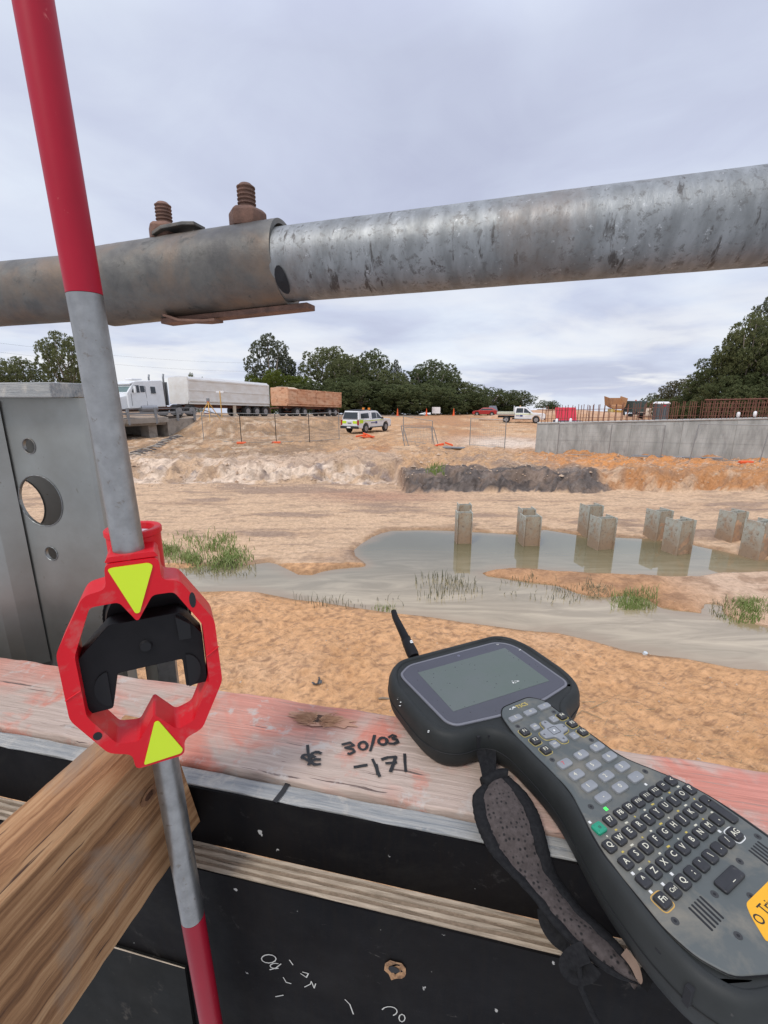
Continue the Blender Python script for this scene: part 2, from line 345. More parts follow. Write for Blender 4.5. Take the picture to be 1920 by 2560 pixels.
M_yellowm = mat('yellow_machine_paint', (.55, .33, .03), (.45, .25, .06), scale=1.5, rough=.6, spots=2, spotc=(.35, .22, .12), spotr=(.5, .7))
M_brownm = mat('worn_dumper_body', (.42, .22, .10), (.33, .17, .09), scale=1.2, rough=.7)
M_dgreen = flat('dark_green_paint', (.06, .085, .08), .5)
M_bark = mat('pale_bark', (.30, .26, .22), (.16, .13, .10), scale=3, rough=.9)
M_redbin = flat('red_corrugated', (.62, .02, .05), .5)
M_fence = flat('galv_fence', (.30, .30, .29), .5, .5)
M_guard = flat('guardrail_steel', (.26, .27, .28), .5, .5)
def tide(N, L, mp, mp2, noise, rmp, mix, col, b):
    sx = N.new('ShaderNodeSeparateXYZ'); L.new(mp.outputs[0], sx.inputs[0]); n_ = noise(5, 6, .7, .5, mp.outputs[0]); ad = N.new('ShaderNodeMath'); ad.operation = 'MULTIPLY_ADD'; L.new(n_, ad.inputs[0]); ad.inputs[1].default_value = -.9; L.new(sx.outputs[2], ad.inputs[2])
    f = rmp(ad.outputs[0], .35, .95, (1, 1, 1), (0, 0, 0)); col = mix(mix(1.0, f, (.8, .8, .8), 'MULTIPLY'), col, (.28, .17, .095)); f2 = rmp(noise(14, 8, .75, .4, mp.outputs[0]), .55, .62); return mix(f2, col, (.20, .14, .10))
M_pile = mat('pale_coated_pile', (.36, .38, .33), (.42, .41, .35), scale=4, rough=.8, spots=4.5, spotc=(.33, .22, .14), spotr=(.52, .66), stretch=(1, 1, .6), bump=.4, extra=tide)
M_pilerust = mat('clay_on_pile', (.42, .25, .14), (.28, .18, .12), scale=7, rough=.9, bump=.5)
M_pileface = mat('pile_face', (.30, .29, .235), (.36, .33, .26), scale=5, rough=.85, spots=3, spotc=(.33, .22, .13), spotr=(.46, .62), stretch=(1, 1, .5), extra=tide, bump=.5)
M_grass = mat('green_grass', (.14, .20, .04), (.20, .23, .08), scale=2, rough=.8)
M_reed = mat('dark_reeds', (.085, .09, .05), (.14, .125, .065), scale=2, rough=.8)
M_dry = mat('dry_grass', (.30, .24, .14), (.2, .17, .1), scale=2, rough=.9)

# ------------------------------------------------------------------ terrain
def hsh(ix, iy, s):
    n = (ix.astype(np.int64)*374761393 + iy.astype(np.int64)*668265263 + s*982451653) & 0xffffffff
    n = ((n ^ (n >> 13)) * 1274126177) & 0xffffffff
    return ((n ^ (n >> 16)) & 0xffff) / 65535.0
def vn(x, y, s=0):
    ix = np.floor(x); iy = np.floor(y); fx = x-ix; fy = y-iy; fx = fx*fx*(3-2*fx); fy = fy*fy*(3-2*fy)
    a = hsh(ix, iy, s); b = hsh(ix+1, iy, s); c = hsh(ix, iy+1, s); d = hsh(ix+1, iy+1, s)
    return (a*(1-fx)+b*fx)*(1-fy) + (c*(1-fx)+d*fx)*fy - .5
def fbm(x, y, s=0, o=4, g=.5):
    r = 0; a = 1; x = x.copy() if hasattr(x, 'copy') else x
    for i in range(o): r = r + a*vn(x*2.03**i + 7.1*i, y*2.03**i - 3.3*i, s+i); a *= g
    return r
WZ = -4.0
near_shore = [(-700, 1500), (150, 1482), (380, 1478), (520, 1479), (600, 1478), (648, 1481), (740, 1499), (800, 1505), (868, 1516), (960, 1530), (1080, 1543), (1160, 1556), (1232, 1565), (1310, 1576), (1394, 1582), (1485, 1603), (1561, 1625), (1640, 1638), (1713, 1646), (1840, 1671), (1920, 1676), (2150, 1720), (2600, 1800)]
far_shore = [(2600, 1440), (2150, 1412), (1920, 1400), (1870, 1392), (1814, 1380), (1733, 1362), (1622, 1347), (1540, 1343), (1455, 1339), (1364, 1324), (1298, 1336), (1207, 1331), (1120, 1326), (1050, 1325), (982, 1326), (955, 1333), (930, 1343), (899, 1363), (885, 1376), (888, 1389), (905, 1402), (916, 1411), (912, 1417), (880, 1419), (834, 1424), (804, 1430), (780, 1438), (745, 1437), (715, 1422), (690, 1410), (669, 1406), (617, 1413), (540, 1412), (465, 1420), (400, 1425), (200, 1430), (-700, 1425)]
island = [(1204, 1433), (1235, 1424), (1267, 1421), (1330, 1425), (1434, 1430), (1510, 1436), (1586, 1438), (1662, 1443), (1733, 1443), (1789, 1433), (1920, 1429), (2200, 1430), (2600, 1470), (2600, 1640), (2200, 1610), (1920, 1567), (1840, 1552), (1809, 1534), (1799, 1512), (1765, 1509), (1753, 1534), (1688, 1526), (1647, 1518), (1617, 1499), (1570, 1490), (1510, 1494), (1470, 1490), (1434, 1481), (1394, 1465), (1323, 1456), (1260, 1447), (1215, 1440)]
def wpoly(P): return np.array([[*onz(u, v, WZ)[:2]] for u, v in P])
POND = wpoly(near_shore + far_shore); ISL = wpoly(island)
def sdist(px, py, poly):
    d = np.full(px.shape, 1e9); ins = np.zeros(px.shape, bool); n = len(poly)
    for i in range(n):
        ax, ay = poly[i]; bx, by = poly[(i+1) % n]; ex, ey = bx-ax, by-ay
        t = np.clip(((px-ax)*ex + (py-ay)*ey)/(ex*ex+ey*ey+1e-12), 0, 1)
        d = np.minimum(d, (px-ax-t*ex)**2 + (py-ay-t*ey)**2)
        c = (ay > py) != (by > py); ins ^= c & (px < ex*(py-ay)/(ey+1e-12)+ax)
    d = np.sqrt(d); return np.where(ins, d, -d)       # positive inside
def ss(x, a, b): t = np.clip((x-a)/(b-a), 0, 1); return t*t*(3-2*t)
RU = np.array([.485, .875]); RN = np.array([.875, -.485]); RP = np.array([-17.2, 40.9])
def road_sq(x, y): return (x-RP[0])*RU[0]+(y-RP[1])*RU[1], (x-RP[0])*RN[0]+(y-RP[1])*RN[1]
def road_z(s): return -1.56 - .034*np.clip(s, 0, 45)
def terrain(x, y, micro=True):
    x = np.asarray(x, float); y = np.asarray(y, float)
    sd = sdist(x, y, POND); si = sdist(x, y, ISL)
    dl = -sd                                       # distance to water on land
    far = (y > 11 + 0*x) | ((y > 9.3) & (x < -1))
    # near bank
    hn = WZ + np.minimum(np.maximum(dl, 0)*.35, .05) + np.maximum(dl, 0)*.055
    lump = (.16-np.abs(fbm(x*1.8, y*1.8, 4, 4)))*.07 + fbm(x*7, y*7, 9, 4)*.03 + fbm(x*2.2, y*2.2, 3, 4)*.08 + fbm(x*.6, y*.6, 8, 3)*.12
    foot = np.abs(fbm(x*4.2, y*4.2, 21, 3))*.028 + fbm(x*14, y*14, 22, 3)*.022
    hn = hn + (lump + foot)*np.clip(dl*1.2, 0, 1)
    # flat beyond the pond
    hf = WZ + np.minimum(np.maximum(dl, 0)*.4, .05) + np.minimum(np.maximum(dl, 0)*.02, .16) + (fbm(x*.8, y*1.6, 5, 4)*.05 + fbm(x*3, y*6, 6, 3)*.03)*np.clip(dl, 0, 1)
    h = np.where(far, hf, hn)
    # bank
    cliff = ss(x, .4, 1.0)
    wob = fbm(x*.5, y*0+2, 31, 4)*.8 + fbm(x*2.1, y*.2, 32, 3)*.25
    y0 = 20.2 - 1.6*cliff + wob*.6 + np.where(x < -6, (-6-x)*.06, 0)
    wd = 2.2 - 1.35*cliff
    k = np.clip((y-y0)/wd, 0, 1)
    prof = np.where(cliff > .5, np.minimum(1, k**.7), k*k*(3-2*k)*.75 + k*.25)
    mound = .16*np.exp(-((x-5)/5)**2)*np.exp(-((y-23.5)/2)**2)
    mound += .30*np.exp(-((x+1.5)/1.6)**2)*np.exp(-((y-24)/2.2)**2)
    plat = -3.03 + fbm(x*.25, y*.25, 11, 4)*.22*ss(y, 22, 28)*(1-ss(y, 33, 45)) + (fbm(x*1.4, y*1.4, 12, 4)*.26 - np.abs(fbm(x*.9, y*.9, 13, 4))*.2)*(1-ss(y, 28, 36)) + mound
    plat = plat - .2*np.exp(-((x-8)/3)**2)*np.exp(-((y-31)/3)**2)
    hb = h*(1-prof) + plat*prof + (fbm(x*2.2, y*2.2, 14, 4)*.35 + (.12-np.abs(fbm(x*1.1, y*4, 15, 4)))*.8 + (.1-np.abs(fbm(x*3.1, y*3.1, 18, 3)))*.35)*np.minimum(1, prof*(1-prof)*4)*(k > 0) + fbm(x*3.5, y*3.5, 16, 4)*.16*prof
    h = np.where(y > y0, hb, h)
    # road embankment on the left
    s, q = road_sq(x, y)
    e = road_z(s) - np.maximum(0, q-2.2)*.155 - np.maximum(0, -.6-s)*.42 - np.maximum(0, -q-40)*.02 + fbm(x*.5, y*.5, 17, 4)*.35*ss(q, 3, 6)+ (fbm(x*1.9, y*1.9, 19, 4)*.4 - np.abs(fbm(x*.8, y*.8, 20, 4))*.6)*ss(q, 2.5, 5)
    step = .28*ss(fbm(x*.35, y*.9, 41, 3) + (q-7.2)*.5, -.2, .2)
    e = e - step*ss(q, 2.5, 4)
    h = np.where(y > 21, np.maximum(h, e), h)
    # beyond the works the land falls away
    h = h - np.maximum(0, y-88)*.05 - .6*0
    # pond bed and island
    h = np.where(sd > 0, WZ - np.minimum(sd*.25, .5) - .01, h)
    hi = WZ + np.minimum(np.maximum(si, 0)*.45, .10) + np.minimum(np.maximum(si, 0)*.03, .1) + fbm(x*2.5, y*2.5, 23, 4)*.08*np.clip(si*2, 0, 1)
    h = np.where(si > 0, hi, h)
    return h, sd, si, cliff, k, s, q, prof
def zones(x, y, h, sd, si, cliff, k, s, q, prof):
    n1 = fbm(x*.7, y*.7, 51, 5); n2 = fbm(x*3, y*3, 52, 4); n3 = fbm(x*.3, y*1.4, 53, 5); n4 = fbm(x*12, y*12, 54, 3)
    C = np.zeros(x.shape+(3,))
    def mixc(f, c): f = np.clip(f, 0, 1)[..., None]; C[:] = C*(1-f)+np.array(c)*f
    C[:] = (.66, .375, .19)                                              # near sand
    mixc(ss(n1, -.1, .5)*.55, (.70, .44, .26)); mixc(ss(n2, .1, .5)*.4, (.50, .26, .115))
    mixc(ss(n4, .18, .40)*.6, (.30, .17, .10)); mixc(ss(fbm(x*22, y*22, 55, 3), .2, .4)*.5, (.26, .15, .09))
    near = y < 10.5
    dl = -sd
    wet = (~near).astype(float)
    mixc(wet, (.62, .43, .28)); mixc(wet*ss(n3, -.05, .35)*.8, (.50, .33, .21)); mixc(wet*ss(n3, .22, .40)*.7, (.30, .22, .17))
    mixc(wet*ss(n2+n3, .2, .6)*.5, (.40, .28, .20))
    mixc(wet*np.exp(-((y-18)/1.0)**2)*np.exp(-((x+.3)/3.0)**2)*.8, (.40, .22, .15))
    # shoreline: damp band
    mixc((1-ss(dl+fbm(x*3, y*3, 88, 3)*.25, .0, .28))*.75, (.30, .175, .095))
    # island clay
    mixc((si > 0)*1.0, (.50, .28, .15)); mixc((si > 0)*ss(x, 5.5, 7.5), (.62, .44, .31)); mixc((si > 0)*ss(n2, .0, .4)*.55, (.26, .15, .09))
    # pale slope (left) and dark peat cliff (right)
    b = (k > 0)*(y > 17)
    mixc(b*(1-cliff)*1.0, (.74, .585, .45)); mixc(b*(1-cliff)*ss(n1*1.2+n2*.3, .15, .4)*.8, (.52, .34, .20))
    mixc(b*(1-cliff)*ss(fbm(x*1.3, y*2.5, 61, 4), .27, .36)*.8, (.24, .20, .19))
    mixc(b*ss(prof, .8, 1)*(1-cliff)*ss(x, -14, -2)*.8, (.50, .35, .24))
    dark = cliff*(1-ss(x+n1*3+n2*.8, 8.2, 11.2))
    mixc(b*dark*(1-ss(y+n1*1.2, 20.3, 21.1)), (.135, .115, .105)); mixc(b*dark*ss(n2, .05, .4)*(1-ss(y, 20.2, 21))*.7, (.25, .205, .175)); mixc(b*dark*ss(fbm(x*1.2, y*9+h*30, 91, 4), .05, .25)*(1-ss(y, 20.2, 21))*.8, (.07, .06, .055))
    mixc(b*cliff*(1-dark)*(1-ss(y, 21, 22))*1.0, (.47, .23, .10)); mixc(b*cliff*(1-dark)*ss(n2+n1, .1, .5)*(1-ss(y, 21, 22))*.8, (.60, .42, .28))
    mixc(b*cliff*ss(y, 20.2, 21.2)*(x < 60), (.54, .33, .18)); mixc(b*cliff*ss(y, 20.2, 21.2)*ss(x, 6.5, 9), (.60, .27, .10))
    mixc(b*cliff*ss(y, 20.2, 21)*ss(n1, .02, .25)*(1-ss(x, 7, 9))*.7, (.24, .20, .18))
    mixc(b*cliff*ss(y, 20.0, 21)*ss(n2, .15, .4)*.5, (.66, .48, .35))
    # works plateau
    pl = ss(y, 25, 28)
    mixc(pl, (.55, .33, .18)); mixc(pl*ss(n1, -.05, .35)*.7, (.64, .45, .29))
    for (u0, a_) in ((3.0, .25), (4.1, .25), (7.5, -.12), (8.6, -.12), (-3., .45), (-1.8, .45)): mixc(pl*np.exp(-((x-u0-a_*(y-30)-np.sin(y*.25)*.8)/.22)**2)*(y < 60)*.55, (.36, .20, .10)); mixc(pl*ss(fbm(x*.2, y*.05, 71, 4), .0, .25)*.6, (.46, .25, .13))
    mixc(pl*np.exp(-((x-9)/3.5)**2-((y-33)/4)**2)*1.2, (.68, .55, .44))
    mixc(ss(y, 27, 30)*(1-ss(y, 40, 60))*ss(-x, 0, 4)*.7, (.46, .30, .18))
    mixc(ss(y, 23, 26)*ss(-x, 2, 5)*ss(n1+n2*.5, -.15, .25)*.85, (.30, .195, .115))
    mixc(ss(y, 23, 26)*ss(-x, 2, 5)*ss(fbm(x*4, y*4, 83, 4), .1, .3)*.6, (.20, .14, .09))
    mixc(ss(y, 19.5, 20.5)*(1-ss(y, 27, 30))*ss(fbm(x*5, y*5, 84, 4), .16, .34)*.55, (.27, .19, .14))
    mixc(wet*ss(fbm(x*.9, y*6, 85, 5), .18, .30)*.4, (.30, .21, .15)); mixc(wet*ss(fbm(x*2.6, y*9, 86, 4), .24, .32)*.4, (.24, .17, .13))
    mixc(ss(y, 24, 27)*ss(-x, 6, 9)*ss(fbm(x*2.5, y*1.2, 81, 4), .05, .3)*.7, (.60, .46, .33))
    road = (np.abs(q+2.5) < 4.6)*(s < 60)*(y > 24)
    mixc(road*.9, (.30, .24, .19)); mixc((y > 92)*1.0, (.12, .12, .05))
    return C
def build_terrain():
    nu, nv_ = 620, 860
    us = np.linspace(-1.75, 1.75, nu); ys = np.concatenate([np.geomspace(.9, 120, nv_), np.geomspace(130, 1400, 12)])
    Yg = np.repeat(ys[:, None], nu, 1); Xg = us[None, :]*(Yg+1.0)
    h, *r = terrain(Xg, Yg); C = zones(Xg, Yg, h, *r); C = np.clip(C*(1+.0*C), 0, 1)
    V = np.stack([Xg, Yg, h], -1).reshape(-1, 3); nr = len(ys)
    i = (np.arange(nr-1)[:, None]*nu + np.arange(nu-1)[None, :]).ravel()
    F = np.stack([i, i+1, i+nu+1, i+nu], -1)
    me = bpy.data.meshes.new('ground'); me.vertices.add(len(V)); me.vertices.foreach_set('co', V.ravel().astype(np.float32))
    me.loops.add(len(F)*4); me.loops.foreach_set('vertex_index', F.ravel().astype(np.int32))
    me.polygons.add(len(F)); me.polygons.foreach_set('loop_start', np.arange(len(F), dtype=np.int32)*4)
    me.update(calc_edges=True)
    me.polygons.foreach_set('use_smooth', np.ones(len(F), bool))
    a = me.attributes.new('Col', 'FLOAT_COLOR', 'POINT'); a.data.foreach_set('color', np.concatenate([C.reshape(-1, 3), np.ones((len(V), 1))], 1).ravel().astype(np.float32))
    def sand(N, L, mp, mp2, noise, rmp, mix, col, b):
        m = N.new('ShaderNodeMapping'); m.inputs['Scale'].default_value = (1, 2.4, 1); L.new(mp.outputs[0], m.inputs[0])
        s = rmp(noise(34, 9, .8, .3, m.outputs[0]), .565, .64); col = mix(rmp(noise(1.3, 3, .5, 0, mp.outputs[0]), .35, .7, (.1, .1, .1), (.9, .9, .9)), col, mix(s, col, (.20, .105, .055)))
        p = rmp(noise(60, 4, .6, 0, mp.outputs[0]), .70, .72); return mix(p, col, (.75, .68, .58))
    M = mat('sandy_earth', (.84, .82, .80), (1.16, 1.16, 1.16), scale=9, detail=9, rough=.9, bump=1.0, bscale=9, attr='Col', extra=sand, spec=.12, bdist=.09)
    me.materials.append(M); o = bpy.data.objects.new('ground', me); COL.objects.link(o); o['kind'] = 'structure'
build_terrain()
# water
def waterx(N, L, mp, mp2, noise, rmp, mix, col, b):
    sepx = N.new('ShaderNodeSeparateXYZ'); L.new(mp.outputs[0], sepx.inputs[0])
    m = N.new('ShaderNodeMapping'); m.inputs['Scale'].default_value = (.5, 2.2, 1); m.inputs['Rotation'].default_value = (0, 0, .25); L.new(mp.outputs[0], m.inputs[0])
    s = rmp(noise(.9, 7, .6, 1.4, m.outputs[0]), .40, .66); c = mix(s, (.30, .235, .14), (.48, .385, .25))
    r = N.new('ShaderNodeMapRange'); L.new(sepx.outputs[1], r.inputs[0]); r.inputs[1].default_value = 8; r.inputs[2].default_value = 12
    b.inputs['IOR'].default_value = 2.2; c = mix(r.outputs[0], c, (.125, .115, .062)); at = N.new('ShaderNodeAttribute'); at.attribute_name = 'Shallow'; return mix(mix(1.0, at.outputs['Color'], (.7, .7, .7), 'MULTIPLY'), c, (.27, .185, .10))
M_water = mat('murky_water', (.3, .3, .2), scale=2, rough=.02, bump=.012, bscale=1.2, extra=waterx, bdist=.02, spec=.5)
def build_water():
    xs = np.arange(-24, 24, .09); ys = np.arange(4.6, 15.2, .09); X, Y = np.meshgrid(xs, ys); sd = np.minimum(sdist(X, Y, POND), -sdist(X, Y, ISL))
    n = fbm(X*1.6, Y*1.6, 95, 4)*.35; sh = 1-ss(sd+n*.6, -.02, .42); c = np.stack([sh, sh, sh, np.ones_like(sh)], -1)
    V = np.stack([X, Y, np.full_like(X, WZ)], -1).reshape(-1, 3); w = len(xs); i = (np.arange(len(ys)-1)[:, None]*w+np.arange(w-1)[None]).ravel(); F = np.stack([i, i+1, i+w+1, i+w], -1)
    me = bpy.data.meshes.new('pond_water'); me.vertices.add(len(V)); me.vertices.foreach_set('co', V.ravel().astype(np.float32)); me.loops.add(len(F)*4); me.loops.foreach_set('vertex_index', F.ravel().astype(np.int32))
    me.polygons.add(len(F)); me.polygons.foreach_set('loop_start', np.arange(len(F), dtype=np.int32)*4); me.update(calc_edges=True)
    a = me.attributes.new('Shallow', 'FLOAT_COLOR', 'POINT'); a.data.foreach_set('color', c.reshape(-1).astype(np.float32)); me.materials.append(M_water)
    o = bpy.data.objects.new('pond_water', me); COL.objects.link(o); o['kind'] = 'structure'
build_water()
def gz(x, y): return float(terrain(np.array([x]), np.array([y]))[0][0])
def gnd(u, v, z0=-3.05):
    """where the line of sight through a photo point meets the ground"""
    z = z0
    for _ in range(12):
        P = onz(u, v, z); z = .5*z + .5*gz(P.x, P.y)
    P = onz(u, v, z); return Vector((P.x, P.y, gz(P.x, P.y)))

# ------------------------------------------------------------------ steel piles standing in the pond
pile_list = [  # u centre, v base, width px, yaw, top v, label
 (1160, 1359, 36, .0, 1282, 'front steel pile of the leftmost pair, standing in the pond'),
 (1161, 1322, 31, .0, 1262, 'rear steel pile of the leftmost pair, on the sand edge behind it'),
 (1328, 1365, 41, .06, 1292, 'front steel pile of the second pair from the left, in the water'),
 (1318, 1335, 34, .06, 1273, 'rear steel pile of the second pair from the left, mostly hidden by its mate'),
 (1511, 1374, 50, .30, 1296, 'front steel pile of the middle pair with a dark seam and pale patch'),
 (1480, 1341, 42, .32, 1265, 'rear steel pile of the middle pair, on the pond edge'),
 (1704, 1386, 58, .45, 1302, 'clay caked front steel pile of the fourth pair, foot in the water'),
 (1652, 1350, 50, .45, 1278, 'clay filled rear steel pile of the fourth pair, taller looking, at the water edge'),
 (1838, 1354, 60, .55, 1281, 'pale steel pile filled with clay, on the sand at the right'),
 (1905, 1398, 64, .55, 1306, 'rightmost steel pile, cut by the picture edge, clay round its foot')]
for i, (u, v, w, yaw, tv, lab) in enumerate(pile_list):
    b = onz(u, v, WZ+.02 if i not in (1, 3, 8) else -3.93); D = b.y*CP + b.z*-SP
    W_ = min(max(w/FPX*D/ (1+.25*yaw), .34), .48); dist = b.y
    top = ony(u, tv, b.y+(.02)).z
    r = thing('steel_pile', lab, 'pile', (b.x, b.y+W_/2, -4.6), 'steel piles in the pond')
    a = Vector((math.cos(yaw*.6), math.sin(yaw*.6), 0)); n = Vector((-a.y, a.x, 0)); c0 = Vector((b.x, b.y + W_/2, 0)); zc = (top-4.8)/2; H = top+4.8
    for sgn in (-1, 1):
        m = MB(); m.box(c0 + a*sgn*W_/2 + ZV*zc, (.022, W_, H), (a, n, ZV)); m.obj('flange', M_pile, r, bevel=.004)
    m = MB(); m.box(c0 + ZV*(zc-.005), (W_-.022, .02, H-.01), (a, n, ZV)); m.obj('web', M_pile, r)
    m = MB(); m.box(c0 - n*W_*.36 + ZV*(zc-.01), (W_-.03, .02, H-.02), (a, n, ZV)); m.obj('infill_face', M_pileface, r)
    if i in (6, 7, 8, 9):
        full = i in (6, 7, 8, 9); hh = (top+.0-WZ)*(random.uniform(.62, .95) if full else random.uniform(.12, .3))
        rings = []
        for kz in range(9):
            z = -4.5 + (hh+.5)*kz/8; f = 1 - (.12 if full else .3)*(kz/8)**2; ring = []
            for q_ in range(14):
                qa = 2*PI*q_/14; rx = .455*W_*f*math.copysign(abs(math.cos(qa))**.5, math.cos(qa)); ry = .44*W_*f*math.copysign(abs(math.sin(qa))**.5, math.sin(qa))
                ring.append(c0 + a*rx*(1+random.uniform(-.03, .0)) + n*(ry*(1+random.uniform(-.16, .12))) + ZV*(z+random.uniform(-.03, .03)))
            rings.append(ring)
        MB().loft(rings).obj('clay_fill', M_pilerust, r, smooth=True)

# ------------------------------------------------------------------ grass and reeds
def blades(name, u0, u1, v0, v1, n, hmin, hmax, m, label, cat, lean=.25, z=None, bw=.007, clump=0):
    V = []; F = []; cs = [(random.uniform(u0, u1), random.uniform(v0, v1)) for _ in range(clump)] if clump else None
    pts = []
    for _ in range(n):
        if cs: c = random.choice(cs); u = random.gauss(c[0], (u1-u0)/12); v = random.gauss(c[1], (v1-v0)/10)
        else: u = min(max(random.gauss((u0+u1)/2, (u1-u0)/4), u0), u1); v = random.uniform(v0, v1)
        pts.append(onz(u, v, WZ))
    hs = terrain(np.array([p.x for p in pts]), np.array([p.y for p in pts]))[0]
    for P, hz in zip(pts, hs):
        if z is None: P.z = max(float(hz), WZ-.03)-.01
        H = random.uniform(hmin, hmax); a = random.uniform(0, 2*PI); w = bw*random.uniform(.7, 1.3); l = random.uniform(0, lean)*H
        d = Vector((math.cos(a), math.sin(a), 0)); e = Vector((1, 0, 0)); k = len(V)
        mid = P + d*l*.35 + ZV*H*.6; tip = P + d*l*random.uniform(1, 2.2) + ZV*H*random.uniform(.75, 1)
        V += [P-e*w, P+e*w, mid-e*w*.8, mid+e*w*.8, tip]; F += [(k, k+1, k+3, k+2), (k+2, k+3, k+4)]
    b = MB(); b.add(V, F); o = b.obj(name, m); tag(o, label, cat, kind='stuff')
blades('reeds', 1040, 1205, 1440, 1500, 150, .10, .30, M_reed, 'dark reeds standing in the middle of the pond', 'reeds', bw=.006)
blades('reeds', 1255, 1470, 1452, 1500, 110, .08, .24, M_reed, 'sparse bent reeds in the water below the clay spit', 'reeds', .8, bw=.006, clump=14)
blades('reeds', 745, 990, 1492, 1526, 60, .10, .26, M_reed, 'thin reeds along the near shore of the pond', 'reeds', .5, bw=.005, clump=12)
blades('green_grass', 930, 990, 1515, 1530, 70, .06, .16, M_grass, 'small green tuft at the near waterline', 'grass', .4, bw=.005)
blades('green_grass', 1530, 1640, 1487, 1526, 520, .08, .24, M_grass, 'green grass tuft on the tip of the clay spit', 'grass', .7, bw=.006)
blades('green_grass', 1455, 1530, 1476, 1496, 160, .04, .14, M_dry, 'olive grass on the back of the clay spit', 'grass', .9, bw=.006)
blades('green_grass', 1810, 1925, 1512, 1560, 520, .06, .18, M_grass, 'green grass clump at the right edge of the pond', 'grass', .8, bw=.006)
blades('reeds', 1760, 1840, 1505, 1545, 50, .06, .2, M_reed, 'dark stems in the inlet beside the right grass clump', 'reeds', .9, bw=.006)
blades('green_grass', 380, 610, 1352, 1416, 1100, .08, .30, M_grass, 'green and brown grass on the far left shore of the pond', 'grass', .9, bw=.010, clump=16)
blades('reeds', 450, 640, 1408, 1440, 110, .08, .26, M_reed, 'dark stems hanging over the water at the left shore', 'reeds', .9, bw=.007)
blades('green_grass', 1065, 1110, 1222, 1232, 90, .15, .4, M_grass, 'small grass tuft at the foot of the dark bank', 'grass', .8, bw=.014)
def clods():
    V = []; F = []; Q = []; rs = random.Random(8)
    for _ in range(5200):
        x = rs.uniform(-20, 22); y = rs.choice([rs.uniform(19, 26), rs.uniform(19, 37)])
        if x > 3 and y > 25.5: continue
        Q.append(Vector((x, y, 0)))
    hs = terrain(np.array([p.x for p in Q]), np.array([p.y for p in Q]))[0]
    for P, hz in zip(Q, hs):
        P.z = float(hz); r = rs.uniform(.02, .06)*(1 if rs.random() < .93 else 2.2); k = len(V); j = lambda: rs.uniform(.5, 1.3)*r
        V += [P+Vector((j(), 0, 0)), P+Vector((0, j(), 0)), P-Vector((j(), 0, 0)), P-Vector((0, j(), 0)), P+Vector((0, 0, j()*.9))]
        F += [(k, k+1, k+4), (k+1, k+2, k+4), (k+2, k+3, k+4), (k+3, k, k+4)]
    b = MB(); b.add(V, F); o = b.obj('earth_clods', mat('clods', (.33, .21, .13), (.60, .46, .34), scale=2.5, rough=.95)); tag(o, 'clods of earth strewn over the far banks', 'earth clods', kind='stuff')
clods()
# pebbles and twigs on the near sand
def scatter():
    V = []; F = []; Q = []
    for _ in range(7000):
        u = random.uniform(330, 2000); v = random.uniform(1490, 1990) if random.random() < .6 else random.uniform(1490, 1650)
        P = onz(u, v, -3.9); Q.append(P)
    hs = terrain(np.array([p.x for p in Q]), np.array([p.y for p in Q]))[0]
    for P, hz in zip(Q, hs):
        P.z = float(hz)
        if P.z < WZ+.015: continue
        r = random.uniform(.002, .008)*(1 if random.random() < .94 else 2.2); k = len(V); j = lambda: random.uniform(.6, 1.3)*r
        V += [P+Vector((j(), 0, 0)), P+Vector((0, j(), 0)), P-Vector((j(), 0, 0)), P-Vector((0, j(), 0)), P+Vector((0, 0, j()))]
        F += [(k, k+1, k+4), (k+1, k+2, k+4), (k+2, k+3, k+4), (k+3, k, k+4)]
    b = MB(); b.add(V, F); o = b.obj('gravel_crumbs', mat('crumbs', (.30, .18, .11), (.55, .44, .34), scale=30, rough=.9)); tag(o, 'brown crumbs and small stones strewn over the near sand', 'gravel', kind='stuff')
scatter()
def twigs():
    b = MB()
    for _ in range(70):
        u = random.choice([random.uniform(1380, 1920), random.uniform(400, 1900)]); v = random.uniform(1700, 1900); P = onz(u, v, -3.75); P.z = gz(P.x, P.y)+.006
        if u < 1380 and random.random() < .6: continue
        a = random.uniform(-.7, .9); L = random.uniform(.04, .16); d = Vector((math.cos(a), math.sin(a), random.uniform(-.05, .15)))
        b.tube([P, P+d*L*.5+ZV*.004, P+d*L], [.002, .002, .001], 4)
    o = b.obj('twigs', M_dry); tag(o, 'dry straw and twigs lying on the sand beyond the timber', 'twigs', kind='stuff')
twigs()
def stalks():
    b = MB()
    for pts in ([(1455, 1750), (1490, 1745)], [(1434, 1771), (1480, 1762), (1520, 1747)], [(1438, 1792), (1455, 1778), (1505, 1798)], [(1600, 1768), (1640, 1762)], [(1560, 1850), (1600, 1840)], [(1236, 1700), (1260, 1694)]):
        P = [onz(u, v, -3.78) for u, v in pts]
        for p in P: p.z = gz(p.x, p.y)+.012
        b.tube(P, [.0035]*len(P), 5)
    tag(b.obj('stalks', M_dry), 'pale dry stalks lying on the sand right of the controller head', 'stalks', kind='stuff')
stalks()
def crumple(u, v, z, sx, sy, h, m, lab, name, cat, rot=0.0):
    P = gnd(u, v, z); r = np.random.RandomState(int(u)); V = []; F = []; n = 9
    for i in range(n):
        for j in range(5):
            t = i/(n-1)-.5; arc = Vector((t*sx, (.35*sx*(4*t*t-.5)) + (j-2)/4*sy, 0)); arc.rotate(Matrix.Rotation(rot, 3, 'Z'))
            V.append(P + arc + Vector((r.uniform(-.01, .01), r.uniform(-.01, .01), r.uniform(0, h) + .005)))
    for i in range(n-1):
        for j in range(4): k = i*5+j; F.append((k, k+1, k+6, k+5))
    b = MB(); b.add(V, F); o = b.obj(name, m); tag(o, lab, cat)
crumple(795, 1708, -3.8, .16, .05, .05, flat('dark_plastic_scrap', (.07, .075, .08), .4), 'crumpled dark plastic scrap lying on the near sand', 'plastic_scrap', 'scrap', 1.2)
